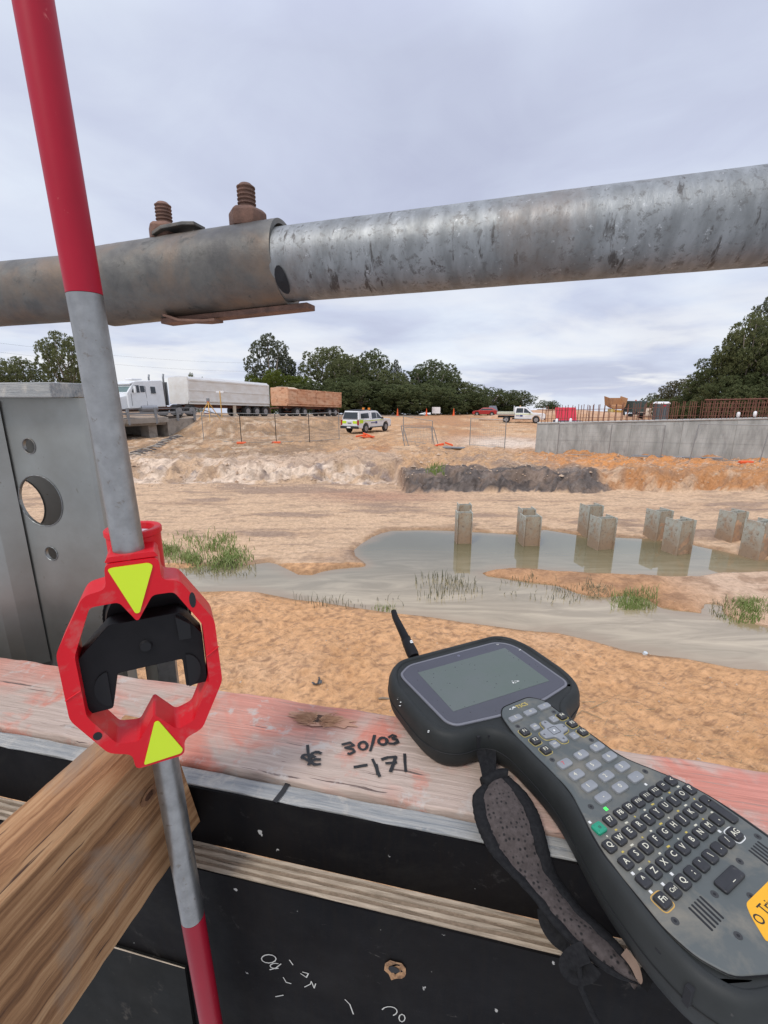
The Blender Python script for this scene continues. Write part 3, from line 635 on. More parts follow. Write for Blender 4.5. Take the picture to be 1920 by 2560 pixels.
Pst = gnd(958, 1749, -3.8); mb = MB(); mb.tube([Pst+Vector((-.06, 0, .015)), Pst+Vector((0, .005, .02)), Pst+Vector((.10, -.005, .012))], [.012, .016, .013], 7); tag(mb.obj('stick', flat('grey_wood_bit', (.22, .18, .13), .9)), 'grey stick on the sand beside the corner of the controller', 'stick')
for (u, v, c, lab) in ((1641, 1632, (.30, .08, .04), 'small rusty red tin lid at the near waterline'), (1612, 1636, (.55, .6, .62), 'small pale pebble beside the rusty tin lid')):
    P = gnd(u, v, -3.97); mb = MB(); mb.tube([P, P+Vector((.004, -.01, .04))], [.035, .03], 10); tag(mb.obj('tin_lid' if c[0] < .4 else 'pebble', flat('bit%d' % u, c, .5)), lab, 'litter' if c[0] < .4 else 'pebble')

# ------------------------------------------------------------------ concrete wall with starter bars
wa = Vector((8.82, 26.4, -3.35)); wd = Vector((.961, -.277, 0)); wn_ = Vector((.277, .961, 0))
WL = 22.0
def wtop(l):                                  # top line read off the photo
    P = wa + wd*l; t = max(0, min(1, l/11.3)); return -1.40 + .42*t + max(0, (l-11.3))*.03
wall = thing('concrete_wall', 'long grey cast concrete abutment wall with rusty starter bars on top', 'wall', tuple(wa))
mb = MB(); n = 23
rings = []
for i in range(n):
    l = WL*i/(n-1); P = wa + wd*l; zt = wtop(l); rings.append([P, P + wn_*.6, Vector((P.x, P.y, zt)) + wn_*.6, Vector((P.x, P.y, zt))])
mb.loft(rings); mb.obj('wall_face', M_conc, wall)
for i in range(9):                            # cast panels and their joints
    l0 = i*2.44; zt = wtop(l0+1.2)
    for (za, zb) in ((-3.2, -2.35), (-2.34, zt-.14)):
        if zb-za < .1: continue
        m = MB(); l1 = min(l0+2.42, WL)
        c = wa + wd*((l0+l1)/2) - wn_*.006; m.box(Vector((c.x, c.y, (za+zb)/2)), (l1-l0, .03, zb-za), (wd, wn_, ZV)); m.obj('panel', M_conc, wall)
m = MB(); m.loft([[wa+wd*l-wn_*.05+ZV*(wtop(l)-wa.z-.03), wa+wd*l+wn_*.65+ZV*(wtop(l)-wa.z-.03), wa+wd*l+wn_*.65+ZV*(wtop(l)-wa.z+.02), wa+wd*l-wn_*.05+ZV*(wtop(l)-wa.z+.02)] for l in (0, 5, 11.3, WL)]); m.obj('top_edge', mat('light_concrete', (.48, .47, .44), scale=2, rough=.9), wall)
bar = None; l = .2; nb = 0
while l < 16.2:
    P = wa + wd*l; zt = wtop(l)
    H = .95 if l < 8 else .95-.02*(l-8)
    o = None
    for row in ((.12,) if l < 2.6 else (.12, .42)):
        ln = random.uniform(-.035, .035); c = P + wn_*row; b0 = Vector((c.x, c.y, zt)); m = MB()
        m.tube([b0, b0 + Vector((ln, 0, H*random.uniform(.93, 1.05)))], .019, 5); m.obj('starter_bar', M_rebar, wall)
    l += random.uniform(.13, .25) if l < 2.6 or l > 8 else random.uniform(.19, .34)
for k in range(2):
    m = MB(); m.tube([wa+wd*.2+wn_*.12+ZV*(wtop(0)-wa.z+.25+.45*k), wa+wd*8+wn_*.12+ZV*(wtop(8)-wa.z+.22+.45*k)], .012, 5); m.obj('tie_bar', M_rebar, wall)
# cage of horizontal bars at the right
cage = thing('rebar_cage', 'rusty reinforcement cage with horizontal bars above the right end of the wall', 'reinforcement', tuple(wa+wd*9.4+wn_*1.4))
for k in range(5):
    m = MB(); z = .12+.21*k; m.tube([wa+wd*8.6+wn_*1.4+ZV*(wtop(9)-wa.z+z), wa+wd*19+wn_*1.0+ZV*(wtop(15)-wa.z+z*1.05)], .016 if k < 4 else .035, 5); m.obj('horizontal_bar', M_rebar, cage)
for k in range(44):
    l = 8.7 + k*.22; m = MB(); c = wa+wd*l+wn_*1.4; m.tube([Vector((c.x, c.y, wtop(l)-.6)), Vector((c.x, c.y, wtop(l)+1.05))], .013, 4); m.obj('upright_bar', M_rebar, cage)
for u, v in ((1848, 1037), (1890, 1035), (1392, 1053), (1427, 1052)):
    r = ray(u, v); tt = (wa - r*0).dot(wn_)/r.dot(wn_); P = r*tt + wn_*.1; m = MB()
    m.tube([P-ZV*.14, P-ZV*.02, P+ZV*.10, P+ZV*.14], [.06, .08, .075, .03], 10); tag(m.obj('bar_cap', M_signw, smooth=True), {1848: 'white bar cap left of the pair near the right end of the wall', 1890: 'white bar cap right of the pair near the right end of the wall', 1392: 'white cap below the left side of the red bin', 1427: 'white cap below the right side of the red bin'}[u], 'bar cap', 'white caps on the wall starter bars')

# ------------------------------------------------------------------ temporary fences
def fence(pts, H, lab, tiltv=None, wires=9, feet=True):
    r = thing('mesh_fence_panel', lab, 'fence', tuple(pts[0]), 'temporary mesh fence panels')
    for i in range(len(pts)-1):
        a, b = pts[i], pts[i+1]; up = (tiltv or ZV)*H
        m = MB(); m.tube([a, a+up], .028, 6); m.obj('post', M_fence, r)
        m = MB(); m.tube([a+up, b+up], .022, 6); m.tube([a+up*.05, b+up*.05], .018, 6); m.obj('rail', M_fence, r)
        m = MB()
        for k in range(1, wires*2): m.tube([a+(b-a)*(k/(wires*2)), a+(b-a)*(k/(wires*2))+up], .0035, 3)
        for k in range(1, 8): m.tube([a+up*(k/8), b+up*(k/8)], .003, 3)
        m.obj('wire_mesh', M_fence, r, kind='stuff')
    m = MB(); m.tube([pts[-1], pts[-1]+up], .028, 6); m.obj('post', M_fence, r)
    return r
def foot(P, lab):
    m = MB(); m.box(P+ZV*.07, (.62, .24, .14)); tag(m.obj('fence_foot', M_orangep, bevel=.04), lab, 'fence foot', 'orange fence feet')
fp = [gnd(u, v) for u, v in ((510, 1104), (604, 1108), (691, 1108), (774, 1106), (848, 1100))]
for i, nm in enumerate(('below the tripod', 'left of the middle of the slope', 'right of the middle of the slope', 'beside the white utility vehicle')):
    fence([fp[i], fp[i+1]], 2.0, 'thin temporary fence panel standing ' + nm)
foot(fp[1], 'orange fence foot below the white tipper trailer'); foot(fp[2], 'orange fence foot below the orange tipper trailer')
g1 = [gnd(u, v) for u, v in ((1012, 1118), (1086, 1114))]
fence(g1, 1.35, 'fence panel leaning back near the middle of the plateau', Vector((-.18, .1, .97)).normalized())
fence([p + Vector((.25, -.3, 0)) for p in g1], 1.3, 'second leaning fence panel stacked against the first', Vector((-.28, .05, .95)).normalized(), 4)
g2 = [gnd(u, v) for u, v in ((1008, 1106), (1080, 1110))]; fence(g2, 1.7, 'upright fence panel behind the leaning ones', None, 5)
g3 = [gnd(u, v) for u, v in ((1174, 1116), (1261, 1124))]; fence(g3, 1.75, 'fence panel left of the concrete wall by the pale sand heap')
g4 = [wa - wn_*1.1 + wd*l + ZV*(.25) for l in (1.1, 3.7, 6.2)]
fence([Vector((p.x, p.y, -3.1)) for p in g4], 1.75, 'long fence panel in front of the left half of the concrete wall', None, 6)
g5 = [wa - wn_*1.5 + wd*l for l in (7.4, 10.4)]
fence([Vector((p.x, p.y, -3.1)) for p in g5], 1.85, 'leaning fence panel in front of the right half of the concrete wall', Vector((.10, 0, .99)))
foot(Vector((g5[1].x-.9, g5[1].y-.3, -3.08)), 'orange fence foot below the right half of the concrete wall')
m = MB(); m.tube([Vector((13.2, 24.1, -2.98)), Vector((17.2, 22.9, -2.98))], .05, 8); tag(m.obj('grey_pipe', M_guard), 'grey pipe lying on the orange earth below the wall', 'pipe')
for (u, v, lab, sx) in ((905, 1095, 'pile of orange fence feet behind the white utility vehicle', 1.3), (1108, 1114, 'orange fence feet lying right of the leaning fence panel', .9)):
    P = gnd(u, v); r = thing('orange_feet_pile', lab, 'fence feet', tuple(P))
    for k in range(3): m = MB(); m.box(P+Vector((random.uniform(-.4, .4)*sx, random.uniform(-.2, .2), .08+.07*k)), (.7*sx, .25, .12), (Vector((math.cos(k), math.sin(k)*.4, .06*k)).normalized(), Vector((0, 1, 0)), ZV)); m.obj('fence_foot', M_orangep, r, bevel=.03)
P = gnd(1135, 1120); m = MB(); m.box(P+Vector((0, 0, .05)), (1.3, .5, .06), (Vector((.93, -.35, 0)), Vector((.35, .93, 0)), ZV)); tag(m.obj('steel_sheet', M_guard), 'dark flat sheet lying right of the orange feet', 'sheet')

# ------------------------------------------------------------------ vehicles (local: +x forward, +y left, z up)
def wheel(r, x, y, rad, w=.24, name='wheel'):
    m = MB(); s = 1 if y > 0 else -1
    m.tube([(x, y-w/2*s, rad), (x, y-w*.4*s, rad), (x, y+w*.4*s, rad), (x, y+w/2*s, rad)], [rad*.88, rad, rad, rad*.88], 20); o = m.obj('wheel', M_tyre, r, smooth='auto')
    m = MB(); m.tube([(x, y+w*.40*s, rad), (x, y+w*.53*s, rad)], [rad*.60, rad*.56], 16)
    m.tube([(x, y+w*.5*s, rad), (x, y+w*.6*s, rad)], rad*.15, 8)
    q = m.obj('rim', M_rimm, o); return o
def sideprism(poly, w, name, m_, r, taper=None, bevel=.03, y0=0):
    """poly in (x,z); taper(z)-> half width factor"""
    b = MB(); L = [Vector((p[0], y0 + w/2*(taper(p[1]) if taper else 1), p[1])) for p in poly]; R_ = [Vector((p[0], y0 - w/2*(taper(p[1]) if taper else 1), p[1])) for p in poly]
    n = len(poly); V = L+R_; F = []
    for t in tessellate_polygon([[Vector((p[0], p[1], 0)) for p in poly]]): F.append(t); F.append(tuple(i+n for i in reversed(t)))
    for i in range(n): F.append((i, (i+1) % n, (i+1) % n+n, i+n))
    b.add(V, F); return b.obj(name, m_, r, bevel=bevel)
def side_panel(poly, w, taper, name, m_, r, th=.012):
    for s in (1, -1):
        b = MB(); n = len(poly)
        V = [Vector((p[0], s*(w/2*taper(p[1])+e), p[1])) for e in (-.01, th) for p in poly]
        F = [tuple(range(n)), tuple(range(n, 2*n))] + [(i, (i+1) % n, (i+1) % n+n, i+n) for i in range(n)]
        b.add(V, F); b.obj(name, m_, r)
def pickup(label, cat, kind):
    r = thing('pickup_truck', label, cat, world=False); Wd = 1.88
    tp = lambda z: 1 if z < 1.08 else 1-.20*(z-1.08)/.72
    arch = lambda cx, R: [(cx+R*math.cos(a), .40+R*math.sin(a)) for a in [PI*k/8 for k in range(0, 9)]]
    front = [(2.55, .45), (2.68, .62), (2.68, .92), (2.58, 1.06), (1.45, 1.14)]
    wa_, wb = arch(1.72, .48), arch(-1.52, .48)
    if kind == 'canopy': rear = [(-2.55, 1.12), (-2.62, .95), (-2.62, .5)]
    else: rear = [(-.62, 1.12), (-.64, .5)]
    low = front + rear + ([p for p in reversed([(x, z) for x, z in wb])] if kind == 'canopy' else []) + [(x, z) for x, z in reversed(wa_)]
    sideprism(low, Wd, 'body', M_white, r, None, .04)
    cab = [(1.42, 1.10), (.62, 1.74), (.40, 1.80), (-.55, 1.80), (-.66, 1.72), (-.66, 1.10)]
    sideprism(cab, Wd*.97, 'cab', M_white, r, tp, .04)
    side_panel([(1.10, 1.16), (.58, 1.60), (.36, 1.66), (.34, 1.16)], Wd*.97, tp, 'side_window', M_win, r)
    side_panel([(.26, 1.16), (.26, 1.66), (-.44, 1.66), (-.52, 1.16)], Wd*.97, tp, 'side_window', M_win, r)
    m = MB(); z0, z1 = 1.16, 1.68; x0 = 1.42-(z0-1.10)*.8/.64+.02; x1 = 1.42-(z1-1.10)*.8/.64+.02
    m.add([(x0, -.80, z0), (x0, .80, z0), (x1, .70, z1), (x1, -.70, z1), (x0-.03, -.80, z0), (x0-.03, .80, z0), (x1-.03, .70, z1), (x1-.03, -.70, z1)], [(0, 1, 2, 3), (4, 7, 6, 5), (0, 4, 5, 1), (1, 5, 6, 2), (2, 6, 7, 3), (3, 7, 4, 0)]); m.obj('windscreen', M_win, r)
    m = MB(); m.box((2.62, 0, .52), (.16, 1.8, .22)); m.obj('front_bumper', M_bump, r, bevel=.03)
    m = MB(); m.box((2.685, 0, .80), (.03, .95, .22)); m.obj('grille', M_bump, r)
    for s in (1, -1):
        m = MB(); m.box((2.60, s*.78, .90), (.16, .26, .16)); m.obj('headlight', flat('lamp_glass', (.6, .62, .65), .1), r, bevel=.02)
        m = MB(); m.box((1.0, s*1.02, 1.18), (.12, .18, .16)); m.obj('mirror', M_bump, r, bevel=.02)
    side_panel([(1.2, .50), (1.2, .42), (-.95, .42), (-.95, .50)], Wd, lambda z: 1, 'side_step', M_bump, r, .06)
    side_panel([(1.3, 1.00), (1.3, 1.04), (-2.5 if kind == 'canopy' else -.6, 1.04), (-2.5 if kind == 'canopy' else -.6, 1.00)], Wd, lambda z: 1, 'hivis_stripe', M_hivis, r)
    side_panel([(.25, .74), (.25, .92), (-.05, .92), (-.05, .74)], Wd, lambda z: 1, 'logo', M_blue, r, .014)
    side_panel([(-.10, .78), (-.10, .88), (-.75 if kind == 'canopy' else -.5, .88), (-.75 if kind == 'canopy' else -.5, .78)], Wd, lambda z: 1, 'logo', flat('grey_vinyl', (.15, .16, .25), .5), r, .014)
    if kind == 'canopy':
        can = [(-.70, 1.12), (-.70, 1.84), (-2.35, 1.82), (-2.55, 1.14)]; sideprism(can, Wd*.97, 'canopy', M_white, r, tp, .05)
        side_panel([(-.95, 1.22), (-.92, 1.64), (-2.1, 1.62), (-2.2, 1.22)], Wd*.97, tp, 'canopy_window', M_win, r)
        m = MB(); m.add([(-2.56, -.78, 1.20), (-2.56, .78, 1.20), (-2.41, .68, 1.72), (-2.41, -.68, 1.72), (-2.50, -.78, 1.20), (-2.50, .78, 1.20), (-2.36, .68, 1.72), (-2.36, -.68, 1.72)], [(0, 1, 2, 3), (4, 7, 6, 5), (0, 4, 5, 1), (1, 5, 6, 2), (2, 6, 7, 3), (3, 7, 4, 0)]); m.obj('rear_window', M_win, r)
        m = MB(); m.box((-2.66, 0, .52), (.20, 1.86, .22)); m.obj('rear_bumper', M_bump, r, bevel=.03)
        m = MB(); m.box((-2.625, 0, .84), (.03, 1.35, .44)); m.obj('tailgate', M_white, r, bevel=.01)
        m = MB(); m.box((-2.645, 0, .86), (.02, .4, .07)); m.obj('badge', M_bump, r)
        m = MB(); m.box((-2.77, 0, .52), (.02, .38, .11)); m.obj('number_plate', M_signw, r)
        side_panel([(-1.95, .84), (-1.95, 1.12), (-2.50, 1.12), (-2.50, .84)], Wd, lambda z: 1, 'hivis_patch', M_hivis, r, .02)
        for s in (1, -1):
            m = MB(); m.box((-2.60, s*.86, .90), (.08, .16, .42)); m.obj('tail_light', M_tail, r, bevel=.01)
            m = MB(); m.box((-2.645, s*.55, .93), (.014, .42, .22)); m.obj('hivis_patch', M_hivis, r)
        m = MB(); m.box((-.1, 0, 1.86), (.14, 1.2, .08)); m.obj('roof_rack', M_bump, r)
        m = MB(); m.box((-1.3, 0, 1.87), (1.5, 1.3, .05)); m.obj('roof_rack', M_bump, r)
        for s in (-.5, .1): m = MB(); m.tube([(-.4, s, 1.86), (-.4, s, 2.06)], [.12, .10], 10); m.obj('beacon', flat('amber_lens', (.85, .25, .02), .3), r)
    else:
        m = MB(); m.box((-1.62, 0, .98), (1.92, 1.94, .10)); m.obj('tray_deck', M_guard, r)
        for s in (1, -1): m = MB(); m.box((-1.62, s*.95, 1.13), (1.92, .04, .24)); m.obj('tray_side', mat('tray_paint', (.6, .62, .5), scale=3, rough=.5), r)
        m = MB(); m.box((-2.58, 0, 1.13), (.04, 1.94, .24)); m.obj('tail_board', M_guard, r)
        m = MB(); m.box((-1.5, 0, .70), (2.0, .9, .22)); m.obj('chassis', M_bump, r)
        m = MB()
        for s in (1, -1): m.tube([(-.74, s*.85, 1.0), (-.74, s*.80, 1.85)], .035, 6)
        m.tube([(-.74, -.8, 1.85), (-.74, .8, 1.85)], .035, 6); m.tube([(-.74, -.8, 1.5), (-.74, .8, 1.5)], .025, 6); m.obj('headboard', M_white, r)
        for s in (-.3, .3): m = MB(); m.tube([(-.1, s, 1.78), (-.1, s, 1.93)], [.07, .06], 10); m.obj('beacon', flat('amber_lens2', (.75, .45, .25), .3), r)
        m = MB(); m.tube([(-1.52, -1.0, .40), (-1.52, 1.0, .40)], .05, 8); m.obj('axle', M_bump, r)
    for x in (1.72, -1.52):
        for s in (1, -1): wheel(r, x, s*.84, .39)
    return r
def car(label, cat, paint, L=4.5, H=1.62, name='parked_car'):
    r = thing(name, label, cat, world=False); k = L/4.5; tp = lambda z: 1 if z < .95 else 1-.28*(z-.95)/.67
    arch = lambda cx: [(cx+.40*math.cos(a), .34+.40*math.sin(a)) for a in [PI*j/8 for j in range(9)]]
    low = [(2.15*k, .3), (2.25*k, .6), (2.1*k, .85), (1.1*k, .98), (-2.05*k, 1.0), (-2.22*k, .8), (-2.2*k, .35)] + list(reversed(arch(-1.35*k))) + list(reversed(arch(1.35*k)))
    sideprism(low, 1.82, 'body', paint, r, None, .05)
    sideprism([(1.15*k, .95), (.45*k, H-.06), (.1*k, H), (-1.3*k, H-.04), (-1.95*k, 1.05), (-1.95*k, .95)], 1.78, 'roof', paint, r, tp, .05)
    side_panel([(.92*k, 1.02), (.42*k, H-.16), (-1.25*k, H-.16), (-1.7*k, 1.05)], 1.78, tp, 'side_window', M_win, r)
    for x in (1.35*k, -1.35*k):
        for s in (1, -1): wheel(r, x, s*.82, .34, .2)
    for s in (1, -1): m = MB(); m.box((-2.16*k, s*.75, .85), (.1, .22, .16)); m.obj('tail_light', M_tail, r, bevel=.02)
    return r
def place(r, P, heading): r.location = P; r.rotation_euler = (0, 0, math.atan2(heading[1], heading[0]))
Pu = gnd(922, 1086); u1 = pickup('white dual cab utility vehicle with canopy and lime patches, parked by the fence', 'pickup', 'canopy')
yu = 41.5; xu = (918-960)/FPX*yu; place(u1, (xu, yu, gz(xu, yu)-.02), (.53, .85)); u1.scale = (1, 1, 1.04)
u2 = pickup('white dual cab pickup with open flat tray, facing right beside the wall', 'pickup', 'tray')
P2 = onz(1300, 1057, -3.05); place(u2, (P2.x, P2.y, gz(P2.x, P2.y)), (.95, -.30)); u2.scale = (1.1, 1.1, 1.1)
Pc = onz(1718, 1046, -3.05); c1_ = car('silver hatch car seen through the starter bars, right of the toilet', 'car', flat('silver_paint', (.50, .51, .55), .3, .3)); place(c1_, (Pc.x, Pc.y, -3.1), (-1, .1))
Pc = onz(1212, 1039, -3.05); place(car('red car far off behind the cones, facing away', 'car', flat('red_car_paint', (.35, .02, .02), .3), 4.3, 1.45), (Pc.x, Pc.y, -3.1), (-.9, .3))
Pc = onz(1237, 1039, -3.05); place(car('dark far car beside the red one', 'car', flat('grey_car_paint', (.12, .12, .14), .3), 4.6, 1.75), (Pc.x, Pc.y+2, -3.1), (.2, .9))
Pc = onz(1352, 1043, -3.05); place(car('white car half hidden behind the flat tray pickup', 'car', M_white, 4.6, 1.5), (Pc.x, Pc.y, -3.1), (.95, .3))

# road train on the embankment
RD = Vector((.485, .875, 0)); RNv = Vector((.875, -.485, 0))
def rp(s, q=0.0): b = Vector((RP[0], RP[1], 0)) + RD*s + RNv*q; b.z = float(road_z(s)); return b
def dual_axle(r, xs, side_y=1.02, rad=.50):
    for x in xs:
        for s in (1, -1): wheel(r, x, s*side_y, rad, .5)
def tipper(label, L, zlo, zhi, pm_, xs, cover, name='tipper_trailer'):
    r = thing(name, label, 'trailer', world=False)
    b = MB(); w0, w1 = 1.10, 1.25
    sec = lambda x, i: [Vector((x, -w0, zlo)), Vector((x, w0, zlo)), Vector((x, w1, zlo+.25)), Vector((x, w1, zhi)), Vector((x, w1-.08, zhi)), Vector((x, w0-.05, zlo+.15)), Vector((x, -w0+.05, zlo+.15)), Vector((x, -w1+.08, zhi)), Vector((x, -w1, zhi)), Vector((x, -w1, zlo+.25))]
    b.loft([sec(0, 0), sec(-L, 1)]); b.obj('tub', pm_, r)
    for x in (0, -L+.06): m = MB(); m.prism([(-w0, zlo), (w0, zlo), (w1, zlo+.25), (w1, zhi+(.12 if x == 0 else 0)), (-w1, zhi+(.12 if x == 0 else 0)), (-w1, zlo+.25)], lambda a, bb, d: Vector((d, a, bb)), x-.06, x+.02); m.obj('end_board', pm_, r)
    for z in (zlo+.06, zlo+.30, zhi-.10, (zhi+zlo)/2+.1):
        m = MB()
        for s in (1, -1): m.box((-L/2, s*(w1+.02), z), (L, .05, .10 if z != (zhi+zlo)/2+.1 else .03))
        m.obj('side_rail', pm_, r)
    nrib = 1 if cover else 6
    for k in range(nrib+1):
        m = MB()
        for s in (1, -1): m.box((-L*k/nrib - (.05 if k == 0 else -.05), s*(w1+.025), (zlo+zhi)/2+.1), (.10, .06, zhi-zlo-.15))
        m.obj('side_rib', pm_, r)
    if cover:
        m = MB(); P = [(-w1, zhi), (-w1+.15, zhi+.18), (0, zhi+.26), (w1-.15, zhi+.18), (w1, zhi)]; m.prism(P, lambda a, bb, d: Vector((d, a, bb)), -L+.1, -.1); m.obj('tarp_cover', flat('pale_tarp', (.66, .66, .66), .7), r)
    else:
        m = MB(); m.prism([(-w1, zhi), (-.4, zhi+.22), (.5, zhi+.2), (w1-.05, zhi)], lambda a, bb, d: Vector((d, a, bb)), -2.0, -.1); m.obj('sand_load', mat('load_sand', (.66, .5, .36), scale=5, rough=.9), r)
    m = MB()
    for s in (1, -1): m.box((-L/2, s*.5, zlo-.16), (L-.3, .14, .28))
    m.obj('chassis', M_rusty, r)
    dual_axle(r, xs)
    for x in xs: m = MB(); m.tube([(x, -1.1, .5), (x, 1.1, .5)], .07, 8); m.obj('axle', M_rusty, r)
    for s in (1, -1): m = MB(); m.box((xs[-1]-.75, s*1.02, .55), (.04, .5, .75)); m.obj('mud_flap', flat('mud_flap', (.22, .13, .09), .9), r)
    return r
tr1 = tipper('long dusty white tipper trailer with tarp cover, behind the white truck cab', 10.1, 1.05, 3.22, M_cream2, (-7.0, -8.25, -9.5), True)
a0, a1 = rp(0), rp(10.1); tr1.location = a0 - RNv*1.25; tr1.rotation_euler = (0, math.atan2(a1.z-a0.z, -10.1)*0, math.atan2(-RD.y, -RD.x))
m = MB(); m.box((-5.3, 1.15, .55), (.35, .1, 1.1)); m.obj('support_leg', flat('cream_leg', (.6, .5, .38), .7), tr1)
tr2 = tipper('shorter tipper trailer caked in orange dust, at the rear of the road train', 10.6, 1.15, 3.05, M_orr, (-1.6, -3.0, -8.0, -9.3), False)
a0, a1 = rp(13.1), rp(23.7); tr2.location = a0 - RNv*1.25; tr2.rotation_euler = (0, 0, math.atan2(-RD.y, -RD.x))
m = MB(); m.tube([(.2, 0, .9), (2.4, 0, .8)], .09, 8); m.obj('drawbar', M_rusty, tr2)
for rr, L_ in ((tr1, 10), (tr2, 10.6)): rr.rotation_euler.y = -.034
# prime mover
pm = thing('prime_mover', 'white bonneted truck cab with sleeper and twin exhaust stacks on the bridge', 'truck', world=False)
tpb = lambda z: 1 if z < 1.9 else 1-.10*(z-1.9)/1.1
hood = [(-.0, .75), (-.0, 1.35), (-.15, 1.62), (-2.2, 1.98), (-2.3, .75)]
def hoodw():
    b = MB(); rings = []
    for x, zt, w in ((.0, 1.30, .78), (-.12, 1.52, .85), (-1.0, 1.72, .92), (-2.25, 1.98, .98)):
        rings.append([Vector((x, -w, .7)), Vector((x, -w, zt-.25)), Vector((x, -w+.22, zt)), Vector((x, w-.22, zt)), Vector((x, w, zt-.25)), Vector((x, w, .7))])
    b.loft(rings); return b
hoodw().obj('bonnet', M_white, pm, bevel=.04)
sideprism([(-2.2, .75), (-2.2, 1.96), (-2.75, 2.62), (-3.0, 2.86), (-5.35, 3.0), (-5.45, 2.9), (-5.45, .85)], 2.3, 'sleeper_cab', M_white, pm, tpb, .06)
side_panel([(-2.62, 1.98), (-2.62, 2.10), (-2.95, 2.52), (-3.25, 2.55), (-3.25, 1.98)], 2.3, tpb, 'side_window', M_win, pm)
side_panel([(-3.35, 2.02), (-3.35, 2.5), (-3.7, 2.5), (-3.7, 2.02)], 2.3, tpb, 'side_window', M_win, pm)
side_panel([(-4.25, 1.92), (-4.25, 2.45), (-4.65, 2.45), (-4.65, 1.92)], 2.3, tpb, 'sleeper_window', M_win, pm)
side_panel([(-2.5, .95), (-2.5, 1.9), (-2.52, 1.9), (-2.52, .95)], 2.3, tpb, 'door_gap', M_bump, pm)
side_panel([(-3.78, .95), (-3.78, 2.5), (-3.80, 2.5), (-3.80, .95)], 2.3, tpb, 'door_gap', M_bump, pm)
m = MB(); m.add([(-2.24, -1.02, 2.02), (-2.24, 1.02, 2.02), (-2.72, .98, 2.58), (-2.72, -.98, 2.58), (-2.34, -1.02, 2.02), (-2.34, 1.02, 2.02), (-2.82, .98, 2.58), (-2.82, -.98, 2.58)], [(0, 1, 2, 3), (4, 7, 6, 5), (0, 4, 5, 1), (1, 5, 6, 2), (2, 6, 7, 3), (3, 7, 4, 0)]); m.obj('windscreen', flat('green_glass', (.10, .16, .15), .08), pm)
m = MB(); m.box((-2.72, 0, 2.68), (.4, 2.1, .08), (Vector((.94, 0, -.34)), Vector((0, 1, 0)), Vector((.34, 0, .94)))); m.obj('sun_visor', M_white, pm)
for s in (1, -1):
    m = MB(); m.tube([(-5.6, s*.95, 1.2), (-5.6, s*.95, 3.25), (-5.66, s*.95, 3.5)], .075, 8); m.obj('exhaust_stack', M_guard, pm, smooth=True)
    m = MB(); m.box((-2.75, s*1.33, 2.2), (.10, .24, .5)); m.obj('mirror', M_white, pm, bevel=.02)
    m = MB(); m.box((.02, s*.66, 1.0), (.06, .3, .2)); m.obj('headlight', flat('lamp_glass3', (.6, .62, .65), .1), pm)
    m = MB(); m.tube([(-3.2, s*1.0, .72), (-4.6, s*1.0, .72)], .3, 14); m.obj('fuel_tank', M_rimm, pm)
    m = MB(); pts = [(-.9+.62*math.cos(a), .55+.62*math.sin(a)) for a in [PI*k/8 for k in range(9)]]; pts2 = [(-.9+.52*math.cos(a), .55+.52*math.sin(a)) for a in [PI*k/8 for k in range(8, -1, -1)]]
    m.prism(pts+pts2, lambda a, bb, d: Vector((a, d, bb)), s*.7, s*1.16); m.obj('mudguard', M_white, pm)
m = MB(); m.box((.12, 0, .62), (.25, 2.3, .38)); m.obj('bumper', M_rimm, pm, bevel=.04)
m = MB(); m.box((-3.6, 0, 3.02), (.9, .9, .12)); m.obj('roof_air_unit', M_signw, pm, bevel=.03)
m = MB(); m.box((-4.6, 0, .7), (7.5, .9, .25)); m.obj('chassis', M_rusty, pm)
m = MB(); m.box((-5.75, 0, 1.9), (.06, 2.3, 1.9)); m.obj('headboard', M_guard, pm)
dual_axle(pm, (-.9,), 1.0, .5); dual_axle(pm, (-6.6, -7.9), 1.0, .5)
pp = rp(-7.6); pm.location = pp - RNv*1.25; pm.rotation_euler = (0, 0, math.atan2(-RD.y, -RD.x))

# bridge
br = thing('road_bridge', 'old concrete road bridge deck and abutment below the truck', 'bridge', tuple(rp(-5, 2.0)))
def rbox(s0, s1, q0, q1, z0, z1): m = MB(); c = rp((s0+s1)/2, (q0+q1)/2); c.z = (z0+z1)/2; m.box(c, (abs(q1-q0), abs(s1-s0), z1-z0), (RNv, RD, ZV)); return m
rbox(-34, -4.0, -8, 2.25, -2.02, -1.58).obj('deck', M_concold, br, bevel=.02)
rbox(-34, -4.0, 2.25, 2.55, -1.85, -1.45).obj('kerb_beam', M_concold, br, bevel=.02)
rbox(-3.99, -1.3, 1.9, 2.35, -3.4, -1.62).obj('wing_wall', M_concold, br)
rbox(-5.4, -4.7, 1.0, 2.0, -4.3, -2.03).obj('column', M_concold, br); rbox(-5.4, -4.7, -5, -4, -4.3, -2.03).obj('column', M_concold, br)
rbox(-4.0, -3.6, -8, 1.88, -4.3, -2.03).obj('abutment', M_concold, br)
gr = thing('guard_rail', 'grey steel guard rail along the bridge in front of the truck', 'guard rail', tuple(rp(-5, 2.4)))
for z, w in ((.78, .05), (.45, .16), (.30, .05)):
    m = MB(); a, b = rp(-34, 2.40), rp(-1.2, 2.40); m.box((a+b)/2 + ZV*(z), (.06, (b-a).length, w), (RNv, RD, ZV)); m.obj('rail', M_guard, gr)
m = MB(); a, b = rp(-1.2, 2.40)+ZV*.76, rp(1.6, 2.2)+ZV*.12; m.tube([a, b], .05, 6); m.obj('end_rail', M_guard, gr)
for s in (-11.6, -9.4, -7.2, -5.0, -3.1, -1.5):
    m = MB(); c = rp(s, 2.5); m.box(c + ZV*.25, (.12, .16, 1.2 if s < -4 else .95), (RNv, RD, ZV)); m.obj('post', M_guard, gr)
